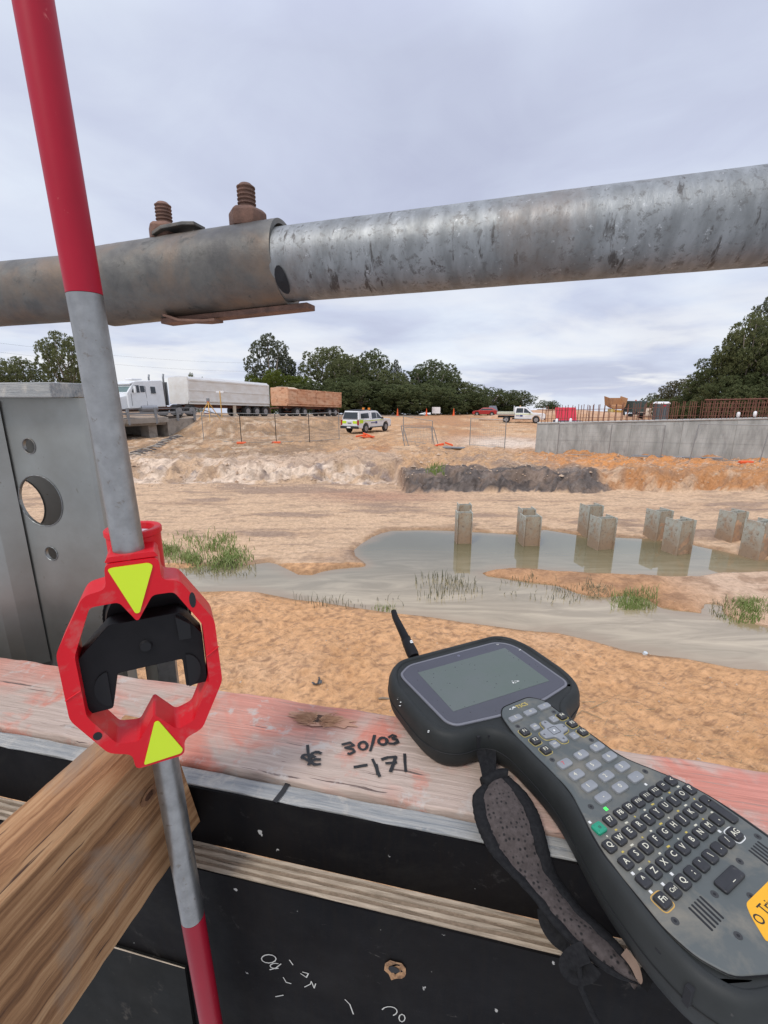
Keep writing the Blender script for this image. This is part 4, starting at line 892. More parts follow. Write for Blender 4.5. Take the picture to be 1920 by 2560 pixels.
# rock-mattress strip down the spill slope
st = MB(); A0 = gnd(445, 1076, -2); A1 = gnd(336, 1142, -3.4)
strip = thing('erosion_mat', 'striped grey erosion mat running down the slope beside the bridge', 'erosion mat', tuple(A1))
dv = (A1-A0); dl_ = dv.length; dvn = dv.normalized(); sidev = dvn.cross(ZV).normalized()
for k in range(26):
    P = A0 + dv*(k/25); P.z = gz(P.x, P.y)+.08; m = MB()
    m.tube([P - sidev*.32 + ZV*.03, P + ZV*.10, P + sidev*.32 + ZV*.02], .055 if k % 2 else .04, 6); m.obj('rib', M_concold if k % 2 else flat('dark_geotextile', (.13, .12, .12), .9), strip)

# survey tripod, stake, cones, signs, hut etc.
tri = thing('survey_tripod', 'yellow survey tripod with instrument standing on the slope before the trailer', 'tripod', tuple(gnd(524, 1045, -1.8)))
b0 = Vector(tri.location); Dd = b0.y; top = b0 + ZV*(1.35)
for (du, dv_) in ((-.75, -.3), (.35, -.9), (.75, .5)):
    m = MB(); f = b0 + Vector((du, dv_, 0)); f.z = gz(f.x, f.y); m.tube([f, top], [.03, .045], 6); m.obj('leg', flat('yellow_wood', (.65, .36, .08), .6), tri)
m = MB(); m.box(top + ZV*.16, (.22, .2, .30)); m.obj('instrument', M_guard, tri, bevel=.03)
m = MB(); m.tube([top+ZV*.0, top+ZV*.04], .12, 10); m.obj('tripod_head', M_orangep, tri)
P = gnd(555, 1044, -1.8); sg = thing('sign_post', 'yellow post with small white board right of the survey tripod', 'sign', tuple(P))
m = MB(); m.tube([P-ZV*.1, P+ZV*2.25], .05, 6); m.obj('post', flat('yellow_post', (.62, .38, .12), .7), sg); m = MB(); m.box(P+ZV*2.2, (.65, .03, .16)); m.obj('board', M_signw, sg)
for i, (u, v) in enumerate(((437, 1036), (519, 1040))):
    P = gnd(u, v, -1.6); cn = thing('survey_marker', ('low orange and white marker before the cab', 'pink ribboned marker left of the survey tripod')[i], 'marker', tuple(P))
    m = MB(); m.box(P+Vector((0, 0, .25)), (.5, .03, .12)); m.obj('board', M_orangep if i == 0 else flat('pink_tape', (.7, .08, .12), .7), cn)
    for s in (-.3, .3): m = MB(); m.tube([P+Vector((s, 0, 0)), P+Vector((s, 0, .55))], .03, 5); m.obj('stake', M_signw, cn)
def cone(P, lab):
    r = thing('traffic_cone', lab, 'cone', tuple(P), 'orange cones on the far edge of the plateau')
    m = MB(); m.box(P+ZV*.03, (.45, .45, .06)); m.obj('base', M_orangep, r)
    m = MB(); m.tube([P+ZV*.06, P+ZV*1.0], [.17, .04], 12); m.obj('cone_body', M_orangep, r, smooth='auto')
    m = MB(); m.tube([P+ZV*.42, P+ZV*.68], [.119, .082], 12); m.obj('white_band', M_signw, r)
    for c in (.5,): r.scale = (1.15, 1.15, 1.3)
for u, lab in ((994, 'orange cone left of the others behind the white utility vehicle'), (1066, 'orange cone just left of the white board'), (1134, 'orange cone right of the white board')):
    cone(onz(u, 1040, -3.05), lab)
P = onz(1090, 1039.5, -3.05); sg = thing('site_board', 'white sign board on the far edge of the plateau between two cones', 'sign', tuple(P))
m = MB(); m.box(P+ZV*.95, (1.45, .05, 1.1)); m.obj('board', M_signw, sg)
for s in (-.55, .55): m = MB(); m.tube([P+Vector((s, 0.05, 0)), P+Vector((s, .05, 1.2))], .04, 5); m.obj('leg', M_bump, sg)
for u in (1095, 1099): pass
# red bin
rb = ony(1418, 1050, 33.0); r = thing('red_bin', 'red ribbed bin with tilted lid standing behind the left part of the wall', 'bin', (rb.x, rb.y, -3.05))
bx, by = rb.x, rb.y
m = MB(); m.box((bx, by, -2.25), (1.6, 1.2, 1.4)); m.obj('bin_body', flat('dark_blue_steel', (.05, .055, .09), .5), r, bevel=.02)
for k in range(9):
    m = MB(); x = bx-.70+k*.165; m.box((x-.06, by+.1, -1.12), (.16, .05+.05*(k % 2), 1.05), (Vector((1, 0, 0)), Vector((0, .85, -.5)), Vector((.08, .5, .85)))); m.obj('lid_rib', M_redbin, r)
# dumper
Pd = onz(1535, 1050, -3.05); Pd.z = -3.1
dp = thing('site_dumper', 'yellow dump truck seen from behind with its brown body raised', 'dump truck', tuple(Pd))
dp.scale = (.82, .6, .96)
m = MB(); m.box(Pd+Vector((0, 0, 1.1)), (1.4, 3.5, .8)); m.obj('chassis', M_yellowm, dp, bevel=.05)
sec = [(-1.25, 2.1), (-.7, 1.75), (.7, 1.75), (1.25, 2.1), (1.5, 3.3), (1.38, 3.3), (1.1, 2.2), (-1.1, 2.2), (-1.38, 3.3), (-1.5, 3.3)]
m = MB(); m.prism(sec, lambda a, bb, d: Pd+Vector((a, d, bb+.1*d)), -1.2, 2.0); m.obj('dump_body', M_brownm, dp)
m = MB(); m.prism([(-1.1, 2.2), (1.1, 2.2), (1.38, 3.25), (-1.38, 3.25)], lambda a, bb, d: Pd+Vector((a, d, bb)), 1.0, 1.2); m.obj('front_board', M_brownm, dp)
m = MB(); m.box(Pd+Vector((-.9, -.6, 1.25)), (.9, 1.0, .9)); m.obj('engine_cover', flat('pale_yellow', (.6, .52, .2), .6), dp, bevel=.05)
for s in (-1, 1):
    for yy in (-.9, 1.3): m = MB(); m.tube([Pd+Vector((s*1.0-.25, yy, .65)), Pd+Vector((s*1.0+.25, yy, .65))], .65, 16); o = m.obj('wheel', M_tyre, dp, smooth='auto'); mm = MB(); mm.tube([Pd+Vector((s*1.27-.02, yy, .65)), Pd+Vector((s*1.27+.02, yy, .65))], .3, 12); mm.obj('rim', M_yellowm, o)
Pg = onz(1580, 1050, -3.05); Pg.z = -3.1; gt = thing('green_truck', 'dark green box bodied truck seen from behind, right of the dump truck', 'truck', tuple(Pg))
m = MB(); m.box(Pg+Vector((0, 0, 1.95)), (1.85, 3, 1.5)); m.obj('box_body', M_dgreen, gt, bevel=.03)
for k in range(6): m = MB(); m.box(Pg+Vector((-.78+k*.31, -1.53, 1.95)), (.07, .06, 1.4)); m.obj('rib', M_dgreen, gt)
m = MB(); m.box(Pg+Vector((0, -1.55, 1.0)), (1.8, .15, .3)); m.obj('bumper', M_bump, gt)
for s in (-1, 1): m = MB(); m.tube([Pg+Vector((s*.75-.15, -.8, .5)), Pg+Vector((s*.75+.15, -.8, .5))], .5, 14); m.obj('wheel', M_tyre, gt)
m = MB(); m.tube([Pg+Vector((.2, 0, 2.7)), Pg+Vector((.2, 0, 2.85))], .1, 8); m.obj('beacon', M_orangep, gt)
# toilet
Pt = onz(1648, 1052, -3.05); Pt.z = -3.1; tl = thing('portable_toilet', 'grey portable toilet with white roof and red sticker behind the wall', 'portable toilet', tuple(Pt))
m = MB(); m.box(Pt+ZV*1.15, (1.45, 1.3, 2.3)); m.obj('cabin', flat('slate_plastic', (.10, .12, .13), .6), tl, bevel=.04)
m = MB(); m.loft([[Pt+Vector((sx*w, sy*w*.9, z)) for sx, sy in ((-1, -1), (1, -1), (1, 1), (-1, 1))] for w, z in ((.82, 2.3), (.82, 2.42), (.6, 2.62))]); m.obj('roof', M_signw, tl, bevel=.04)
m = MB(); m.box(Pt+Vector((0, -.67, 1.1)), (.95, .04, 1.95)); d_ = m.obj('door', flat('slate_door', (.13, .15, .165), .5), tl)
for k in range(3): m = MB(); m.box(Pt+Vector((-.3+.3*k, -.70, 1.15)), (.06, .03, 1.6)); m.obj('door_rib', flat('dark_rib', (.05, .06, .07), .5), d_)
m = MB(); m.box(Pt+Vector((0, -.70, 2.1)), (.45, .03, .18)); m.obj('sticker', flat('red_sticker', (.5, .03, .05), .5), tl)
# rubble heap and hedge-like heap behind the bars
def heap(P, rx, ry, h, m_, name, lab, cat, n=18, kind=None):
    rings = []
    for k in range(7):
        f = 1-k/6; rings.append([P+Vector((rx*math.sin(f*PI/2)*math.cos(a)*(1+random.uniform(-.12, .12)), ry*math.sin(f*PI/2)*math.sin(a)*(1+random.uniform(-.12, .12)), h*math.cos(f*PI/2)*(1+random.uniform(-.15, .1)))) for a in [2*PI*j/n for j in range(n)]])
    o = MB().loft(rings).obj(name, m_, smooth=True); tag(o, lab, cat, kind=kind); return o
heap(Vector((50, 76, -3.2)), 9, 2.5, 2.6, mat('pale_rubble', (.62, .50, .40), (.45, .32, .22), scale=2, rough=.95, bump=.8, bdist=.2), 'sand_heap', 'pale rubble heap behind the silver car', 'heap')
heap(Vector((24.5, 64, -3.2)), 11, 3, 1.6, mat('orange_heap', (.48, .27, .15), (.58, .38, .25), scale=1.5, rough=.95, bump=.8, bdist=.2), 'sand_heap', 'low orange earth heap behind the left part of the starter bars', 'heap')
heap(Vector((54, 72, -3.2)), 5, 3, 3.1, M_dry, 'brush_heap', 'heap of dry brush under the right hand trees', 'heap')

# ------------------------------------------------------------------ trees
def leafmat(name, a, b): 
    m = mat(name, a, b, scale=.35, detail=8, rough=.75, spec=.2, lo=.38, hi=.62); t = m.node_tree; bs = [n for n in t.nodes if n.type == 'BSDF_PRINCIPLED'][0]; ou = [n for n in t.nodes if n.type == 'OUTPUT_MATERIAL'][0]
    tr = t.nodes.new('ShaderNodeBsdfTranslucent'); mx = t.nodes.new('ShaderNodeMixShader'); mx.inputs[0].default_value = .5; t.links.new(bs.inputs['Base Color'].links[0].from_socket, tr.inputs[0]); t.links.new(bs.outputs[0], mx.inputs[1]); t.links.new(tr.outputs[0], mx.inputs[2]); t.links.new(mx.outputs[0], ou.inputs[0]); return m
M_leaf = [leafmat('olive_gum_leaves', (.13, .145, .06), (.20, .21, .10)), leafmat('dark_leaves', (.095, .115, .048), (.15, .17, .075)), leafmat('yellow_green_leaves', (.15, .18, .03), (.10, .13, .035)), leafmat('grey_green_leaves', (.12, .135, .085), (.18, .19, .12)), leafmat('brown_green_leaves', (.15, .13, .07), (.10, .105, .05))]
def crown_mesh(seed, blobs, nl, size, droop=.3):
    r = np.random.RandomState(seed); V = []; F = []
    tot = sum(b[3]*b[3] for b in blobs)
    C = []
    for (bx, by, bz, br, sq) in blobs:
        n = int(nl*br*br/tot)
        d = r.normal(size=(n, 3)); d /= np.linalg.norm(d, axis=1)[:, None]
        rad = br*(r.uniform(0, 1, n)**.22)*(1+.14*np.sin(d[:, 0]*7+seed)*np.cos(d[:, 2]*6+d[:, 1]*5))
        C.append(np.array([bx, by, bz]) + d*rad[:, None]*np.array([1, 1, sq]))
    C = np.concatenate(C)
    # bunch leaves into sprays: quantise towards random centres so that gaps open between them
    K = max(60, len(C)//22); cen = C[r.choice(len(C), K, replace=False)]
    d2 = (C**2).sum(1)[:, None] - 2*C@cen.T + (cen**2).sum(1)[None]; idx = np.argmin(d2, 1)
    C = C*.62 + cen[idx]*.38
    n = len(C); s = size*r.uniform(.6, 1.3, n); a = r.normal(size=(n, 3)); a[:, 2] -= droop; a /= np.linalg.norm(a, axis=1)[:, None]
    b = np.cross(a, r.normal(size=(n, 3))); b /= np.linalg.norm(b, axis=1)[:, None]
    P = np.stack([C-a*s[:, None], C+b*s[:, None]*.45, C+a*s[:, None], C-b*s[:, None]*.45], 1).reshape(-1, 3)
    Fq = np.arange(n*4).reshape(-1, 4)
    me = bpy.data.meshes.new('crown'); me.vertices.add(len(P)); me.vertices.foreach_set('co', P.ravel().astype(np.float32)); me.loops.add(len(Fq)*4); me.loops.foreach_set('vertex_index', Fq.ravel().astype(np.int32)); me.polygons.add(len(Fq)); me.polygons.foreach_set('loop_start', np.arange(len(Fq), dtype=np.int32)*4); me.update(calc_edges=True); return me
def limb(b, p0, p1, r0, r1, bend=.08):
    p0, p1 = Vector(p0), Vector(p1); mid = (p0+p1)/2 + Vector((random.uniform(-bend, bend), random.uniform(-bend, bend), 0))*(p1-p0).length
    b.tube([p0, (p0+mid)/2, mid, (mid+p1)/2, p1], [r0, r0*.8+r1*.2, (r0+r1)/2, r0*.25+r1*.75, r1], 6)
protos = []
def proto(seed, kind):
    rs = np.random.RandomState(seed); random.seed(seed)
    if kind == 'tall':      # open gum: clumps on bare limbs
        bl = [(.0, 0, .90, .10, .8), (-.13, .05, .80, .12, .9), (.14, -.03, .78, .12, .9), (-.20, -.05, .62, .11, 1), (.22, .04, .60, .12, 1), (.03, .08, .68, .12, 1), (-.07, -.08, .52, .11, 1), (.12, 0, .47, .10, 1), (-.24, 0, .44, .08, 1), (.26, 0, .42, .08, 1), (.0, .0, .36, .12, 1)]
    elif kind in ('round', 'dense'):
        cz, rz, rx = (.62, .28, .27) if kind == 'round' else (.50, .38, .26); bl = []
        for k in range(24):
            a = k*2.4; h_ = 1-2*(k+.5)/24; q = math.sqrt(1-h_*h_); bl.append((rx*q*math.cos(a)*rs.uniform(.8, 1.1), rx*q*math.sin(a)*rs.uniform(.8, 1.1), cz+rz*h_*rs.uniform(.85, 1.08), rs.uniform(.085, .135), .8))
        bl += [(0, 0, cz, .2, 1.1), (.05, 0, .22, .22, .8), (-.12, 0, .2, .2, .8)]
    else: bl = [(rs.uniform(-.36, .36), rs.uniform(-.3, .3), .15+.55*rs.uniform(0, 1), rs.uniform(.14, .24), .8) for _ in range(14)] + [(0, 0, .3, .36, .8)]
    me = crown_mesh(seed, bl, {'tall': 11000, 'round': 17000, 'dense': 19000, 'bush': 14000}[kind], {'tall': .0125, 'round': .0125, 'dense': .0125, 'bush': .017}[kind])
    b = MB(); limb(b, (0, 0, 0), (.0, 0, .45), .028, .016, .06)
    for (bx, by, bz, br_, sq) in bl[:11]:
        if bz > .3: limb(b, (0, 0, .22+.2*random.random()), (bx, by, bz), .012, .004, .15)
    return me, b
for sd_, kd in ((11, 'tall'), (12, 'round'), (13, 'dense'), (14, 'bush'), (15, 'dense'), (16, 'round'), (17, 'tall'), (18, 'bush')):
    me, b = proto(sd_, kd); tm = mesh('trunk', b.V, b.F, True); tm.materials.append(M_bark); protos.append((me, tm))
crown_cache = {}
def tree(pi, mi, u, vtop, Y, wpx, lab, group, vbase=None, name='gum_tree'):
    Y = Y + 9 if (group == G1 and Y < 93) else Y
    P = ony(u, vtop, Y); zb = -3.6 if Y < 90 else -3.9
    if Y < 66 and u < 500: zb = -3
    H = P.z - zb; Wm = wpx/FPX*Y*(1.3 if pi in (1, 2, 4, 5) and group == G1 else 1.1)
    r = thing(name, lab, 'tree' if name != 'bush' else 'bush', (P.x, Y, zb), group, world=False)
    r.scale = (Wm/.72, Wm/.72, H/.98) if pi not in (3, 7) else (Wm/1.05, Wm/1.05, H/.86); r.rotation_euler = (0, 0, random.uniform(0, 6.28) if pi not in (0, 6) else random.uniform(-.5, .5))
    k = (pi, mi)
    if k not in crown_cache: c = protos[pi][0].copy(); c.materials.append(M_leaf[mi]); crown_cache[k] = c
    t = bpy.data.objects.new('trunk', protos[pi][1]); COL.objects.link(t); t.parent = r
    c = bpy.data.objects.new('crown', crown_cache[k]); COL.objects.link(c); c.parent = r
    return r
G1 = 'trees behind the road train and plateau'; G2 = 'trees on the right'; G3 = 'trees at the far left'
random.seed(9)
for a in [
 (0, 3, 668, 832, 96, 125, 'tall open gum rising above the white trailer end', G1), (6, 3, 712, 885, 98, 70, 'thin gum between the tall open gum and the round crowned one', G1),
 (3, 2, 700, 918, 82, 150, 'yellow green rounded tree just above the orange trailer', G1), (3, 2, 655, 925, 84, 90, 'low yellow green tree above the rear of the white trailer', G1),
 (1, 0, 820, 857, 92, 120, 'big round crowned gum with sky showing through its middle', G1), (5, 0, 868, 880, 95, 90, 'olive gum right of the big round crowned gum', G1),
 (5, 1, 932, 866, 98, 85, 'dark dome topped tree standing above its neighbours', G1), (6, 3, 990, 898, 100, 40, 'narrow grey green tree right of the dome topped tree', G1),
 (4, 1, 888, 925, 85, 130, 'dark dense tree behind the orange trailer end', G1), (2, 0, 960, 922, 84, 120, 'olive dense tree above the white utility vehicle', G1),
 (4, 1, 1032, 912, 88, 100, 'dark tree above the left cone', G1), (5, 1, 1085, 893, 92, 105, 'tall dark tree above the white board', G1),
 (2, 1, 1112, 925, 86, 95, 'dense dark tree right of the white board', G1), (4, 0, 1160, 945, 84, 85, 'olive tree above the right cone', G1),
 (3, 0, 1188, 968, 82, 90, 'pale olive round bush left of the far cars', G1), (5, 1, 1225, 965, 94, 70, 'dark tree above the red car', G1),
 (4, 1, 1262, 968, 96, 75, 'dark tree left of the flat tray pickup', G1), (1, 1, 1300, 972, 98, 60, 'last dark tree of the row, above the flat tray pickup', G1),
 (7, 1, 800, 940, 80, 190, 'dark undergrowth behind the orange trailer', G1), (3, 1, 1000, 945, 79, 210, 'dark undergrowth behind the cones', G1), (7, 1, 1130, 955, 80, 170, 'dark undergrowth right of the white board', G1), (3, 1, 900, 938, 78, 170, 'dark undergrowth above the white utility vehicle', G1), (7, 1, 1235, 1000, 92, 140, 'low dark undergrowth behind the far cars', G1),
 (7, 1, 1373, 998, 110, 58, 'small lone round tree left of the red bin', G1),
 (3, 0, 487, 925, 95, 46, 'olive crown peeping over the white trailer', G1),
 (7, 1, 1595, 1020, 120, 60, 'low dark bushes on the skyline between truck and toilet', G2),
 (7, 3, 1648, 978, 78, 80, 'small grey tree at the left end of the right hand wood', G2), (1, 4, 1706, 942, 74, 90, 'flat topped brownish gum at the edge of the right hand wood', G2),
 (3, 0, 1690, 985, 70, 110, 'olive bush behind the portable toilet', G2), (2, 0, 1765, 925, 68, 110, 'dense olive tree of the right hand wood, left part', G2),
 (4, 1, 1808, 868, 66, 120, 'dark dense tree in the middle of the right hand wood', G2), (2, 0, 1850, 822, 64, 110, 'olive tree stepping up towards the right edge', G2),
 (5, 0, 1895, 768, 62, 120, 'high olive gum near the right edge', G2), (0, 3, 1938, 730, 64, 110, 'tallest grey gum cut by the right picture edge', G2),
 (4, 1, 1960, 790, 60, 160, 'dark tree behind the right picture edge', G2), (3, 1, 1830, 950, 60, 150, 'dark undergrowth at the foot of the right hand wood', G2), (7, 1, 1910, 930, 58, 160, 'dark undergrowth by the right picture edge', G2), (3, 0, 1760, 985, 64, 120, 'olive undergrowth behind the silver car', G2),
 (1, 0, 150, 818, 62, 112, 'round gum left of the survey pole', G3), (5, 0, 45, 885, 64, 110, 'olive crown over the steel upright at the left edge', G3), (3, 0, -60, 870, 60, 170, 'olive tree at the left picture edge', G3), (3, 1, 120, 935, 66, 180, 'dark low trees behind the steel upright', G3), (7, 3, 305, 960, 110, 70, 'small far tree between pole and truck', G3)]:
    tree(*a, name='bush' if a[0] in (3, 7) and 'tree' not in a[6] else 'gum_tree')
# overhead wires
wr = MB()
for (v0, v1) in ((845, 905), (868, 926)):
    a = ony(-100, v0, 60); b = ony(760, v1, 110); pts = [a.lerp(b, k/12) - ZV*(1.2*4*(k/12)*(1-k/12)) for k in range(13)]; m = MB(); m.tube(pts, .009, 4); tag(m.obj('overhead_wire', M_bump), 'upper thin overhead wire in the sky left of the trees' if v0 == 845 else 'lower thin overhead wire in the sky left of the trees', 'wire')

# ================================================================== FOREGROUND
# ------------------------------------------------------------------ pipe rail with sleeve
A17 = math.radians(17); R17 = Vector((math.cos(A17), -math.sin(A17), 0)); N17 = Vector((math.sin(A17), math.cos(A17), 0))
def on17(u, v, n): r = ray(u, v); return r*(n/r.dot(N17))
pa = on17(720, 663, .404); pb = on17(1900, 545, .4069); sa = on17(330, 711, .3945); sb = on17(690, 664, .4081); la = on17(60, 733, .3806)
rail = thing('pipe_rail', 'galvanised steel pipe rail with a bolted sleeve coupler across the view', 'pipe rail', tuple(pa))
def pipe(P0, P1, ro, ri, n=56, m=MB):
    d = (P1-P0).normalized(); a = d.cross(ZV).normalized(); b = a.cross(d)
    seg = 30; rings = []
    for k in range(seg+1):
        c = P0.lerp(P1, k/seg); rings.append([c+(a*math.cos(t)+b*math.sin(t))*ro*(1+.004*math.sin(7*t+k*1.7)*math.sin(k*.9)) for t in [2*PI*j/n for j in range(n)]])
    for c in (P1, P0): rings.append([c+(a*math.cos(t)+b*math.sin(t))*ri for t in [2*PI*j/n for j in range(n)]])
    mb = MB(); mb.loft(rings, False, False); nn = len(rings); mb.F += [((nn-1)*n+k, (nn-1)*n+(k+1) % n, (k+1) % n, k) for k in range(n)]; return mb
pipe(pa.lerp(pb, -.12), pa.lerp(pb, 1.6), .0301, .026).obj('galvanised_tube', M_galv, rail, smooth='auto')
sd_ = (sb-sa).normalized()
def atu(u, P0, P1):
    best = min((abs(960+FPX*((P0.lerp(P1, k/400*3-1)).x)/((P0.lerp(P1, k/400*3-1)).y*CP-(P0.lerp(P1, k/400*3-1)).z*SP)-u), k) for k in range(401)); return P0.lerp(P1, best[1]/400*3-1)
s0, s1 = atu(262, sa, sb), atu(718, sa, sb)
slv = pipe(s0, s1, .0358, .0318); slv.obj('sleeve', M_sleeve, rail, smooth='auto')
l1 = atu(290, la, sa); l0 = la + (la-sa)*2.2
pipe(l0, l1, .0301, .026).obj('left_tube', M_sleeve, rail, smooth='auto')
# chamfer cone where the sleeve closes on the left tube
sx = sd_; ux = ZV
def threaded(P, r, h, name='threaded_bolt'):
    b = MB(); pts = []; rr = []; n = int(h/.0016)
    n = 7*4
    for k in range(n): pts.append(P + ZV*(h*k/n)); rr.append(r*(.84, 1.0, 1.0, .84)[k % 4])
    pts.append(P+ZV*(h+.001)); rr.append(r*.6); b.tube(pts, rr, 16); return b
for (u, v_t, v_n) in ((425, 520, 585), (629, 482, 560)):
    c = atu(u, sa, sb); base = c + ZV*.0345; k = 1.05 if u > 500 else .95
    b = MB(); nut = [base-ZV*.002, base+ZV*.001, base+ZV*.010*k, base+ZV*.013*k]; b.tube(nut, [.0155*k, .0165*k, .0165*k, .013*k], 6); bo = b.obj('nut', M_rust, rail, bevel=.001)
    threaded(base+ZV*.010*k, .0078*k, .0215*k).obj('threaded_bolt', M_rust, rail, smooth=25.0)
# flat bar and spring clips
def bar(pts, w, th, wdir): 
    b = MB(); rings = []
    for p, u_ in pts: rings.append([p+wdir*w/2+u_*th/2, p-wdir*w/2+u_*th/2, p-wdir*w/2-u_*th/2, p+wdir*w/2-u_*th/2])
    b.loft(rings); return b
q0, q1 = atu(405, sa, sb) - ZV*.038, atu(775, sa, sb)-ZV*.038
bar([(q0, ZV), (q1, ZV)], .017, .005, N17).obj('bottom_bar', M_rust, rail, bevel=.0008)
c = atu(500, sa, sb) - ZV*.040 - N17*.012
bar([(c-sd_*.030+ZV*.005, ZV), (c-sd_*.014-ZV*.001, ZV), (c+sd_*.012-ZV*.004, ZV), (c+sd_*.024-ZV*.004, ZV)], .014, .0025, N17).obj('spring_clip', M_rust, rail, bevel=.0006)
c = atu(470, sa, sb) + ZV*.0365 - N17*.010
bar([(c-sd_*.020-ZV*.002, ZV), (c-sd_*.010+ZV*.002, ZV), (c+sd_*.012+ZV*.0025, ZV), (c+sd_*.024+ZV*.001, ZV)], .016, .003, N17).obj('spring_clip', M_sleeve, rail, bevel=.0006)
# slot opening in the tube at the sleeve mouth
c = pa + (pb-pa)*(-.0); d_ = (pb-pa).normalized(); cs = s1 + d_*.001
ang = math.radians(-38)
b = MB(); pts = []
for t in range(14):
    a = 2*PI*t/14; along = .008*math.cos(a)+.002; cir = ang + .42*math.sin(a)
    base_ = pa + d_*((cs-pa).dot(d_)+along*.7+.0075); n_ = -N17*math.cos(cir) + ZV*math.sin(cir); pts.append(base_+n_*.03035)
cen_ = sum(pts, Vector())/14; nc = (-N17*math.cos(ang)+ZV*math.sin(ang)); b.add([p + nc*.0007 for p in pts]+[cen_+nc*.0024], [(k, (k+1) % 14, 14) for k in range(14)]); b.obj('slot_hole', M_hole, rail)

# ------------------------------------------------------------------ survey pole with prism target
K = .93
P0 = Vector((-.2055, .350, 0))*K
XV = Vector((.9, .436, 0)).normalized(); NN = Vector((-XV.y, XV.x, 0))
def FR(x, n, z): return P0 + XV*(x*K) + NN*(n*K) + ZV*(z*K)       # target axes: right, away, up
pole_at = lambda z: Vector((-.2178+(.239-z)*.027, .350, z))*K
pole = thing('survey_pole', 'red and silver survey pole with red prism target and lime triangles', 'survey pole', tuple(pole_at(-1.6)))
def seg(z0, z1, m_, nm, r=.0115):
    b = MB(); b.tube([pole_at(z0), pole_at((z0+z1)/2), pole_at(z1)], r*K, 40); return b.obj(nm, m_, pole, smooth='auto')
seg(.9, .0715, M_redpaint, 'red_section', .01155); seg(.0712, -.140, M_alu, 'silver_section', .0115); seg(-.30, -.5175, M_alu, 'silver_section', .0112); seg(-.5178, -1.6, M_redpaint, 'red_section', .01125)
outer = [(-19, -124.5), (19, -124.5), (19, -144), (32, -146.5), (56, -188), (57.5, -249), (36.5, -292.5), (21, -297.5), (19.5, -314), (-19.5, -314), (-20.5, -298), (-37, -290.5), (-59, -250.5), (-59.5, -191), (-36, -147.5), (-20, -144.5)]
inner = [(11, -155.5), (27, -156), (46, -190), (46.5, -246), (30, -282), (16, -286), (1, -266), (-1, -266), (-14, -287), (-30, -283.5), (-47.5, -251), (-48, -196), (-33, -157.5), (-13, -157), (-3, -175), (-1, -175)]
outer = rounded([(x*.001, z*.001) for x, z in outer], .005, 3); inner = rounded([(x*.001, z*.001) for x, z in inner], .0035, 3)
b = MB(); b.prism(outer, lambda a, z, d: FR(a, d, z), -.016, .016, [inner]); fr = b.obj('target_frame', M_red, pole, bevel=.0013)
# split lines of the moulding
for (a0_, a1_) in (((-59.2, -232), (-47.8, -226)), ((46.3, -221), (57.3, -214))):
    m = MB(); p, q = FR(a0_[0]*.001, -.0163, a0_[1]*.001), FR(a1_[0]*.001, -.0163, a1_[1]*.001); m.tube([p, q], .0006, 5); m.obj('mould_seam', M_red, fr)
for tri_ in ([(-18, -128.5), (-14.5, -127.6), (10.5, -127.6), (13.5, -130), (-.5, -168.7), (-3.5, -168.7)], [(-14, -311.5), (-1.2, -272), (2, -272), (18, -307.5), (16, -310.8)]):
    t_ = rounded([(x*.001+ .0008, z*.001) for x, z in tri_], .0022, 3)
    m = MB(); m.prism(t_, lambda a, z, d: FR(a, d, z), -.0152, -.0168); m.obj('reflector_triangle', M_yel, pole)
for (x, z) in ((-42.5, -271), (40.3, -166)):
    m = MB(); m.prism([(.001*x+.0033*math.cos(t)*(1 if x < 0 else .8), .001*z+(.0038 if x < 0 else .007)*math.sin(t)) for t in [2*PI*k/14 for k in range(14)]], lambda a, zz_, d: FR(a, d, zz_), -.0155, -.01625); m.obj('frame_hole', M_hole, fr)
# raised collar and bubble housing
m = MB(); m.prism(rounded([(-.019, -.124), (.019, -.124), (.016, -.1195), (-.016, -.1195)], .001, 2), lambda a, z, d: FR(a, d, z), -.014, .016); m.obj('pole_collar', M_red, pole, bevel=.001)
def ringcyl(cx_, cn, z0, z1, ro, ri, n=36):
    R_ = lambda r_, z: [FR(cx_+r_*math.cos(t), cn+r_*math.sin(t), z) for t in [2*PI*k/n for k in range(n)]]
    b = MB(); b.loft([R_(ri, z1-.012), R_(ri, z1-.0005), R_(ri+.0008, z1), R_(ro-.0008, z1), R_(ro, z1-.0008), R_(ro, z1-.005), R_(ro-.0012, z1-.006), R_(ro-.0012, z0)]); return b
ringcyl(.0005, .031, -.150, -.109, .0225, .0165).obj('bubble_housing', M_red, pole, smooth='auto')
m = MB(); m.prism(disk_pts(.0160, 24, (.0005, .031)), lambda a, n_, d: FR(a, n_, d), -.1165, -.1150); m.obj('bubble_level', flat('pale_vial', (.62, .66, .74), .2), pole)
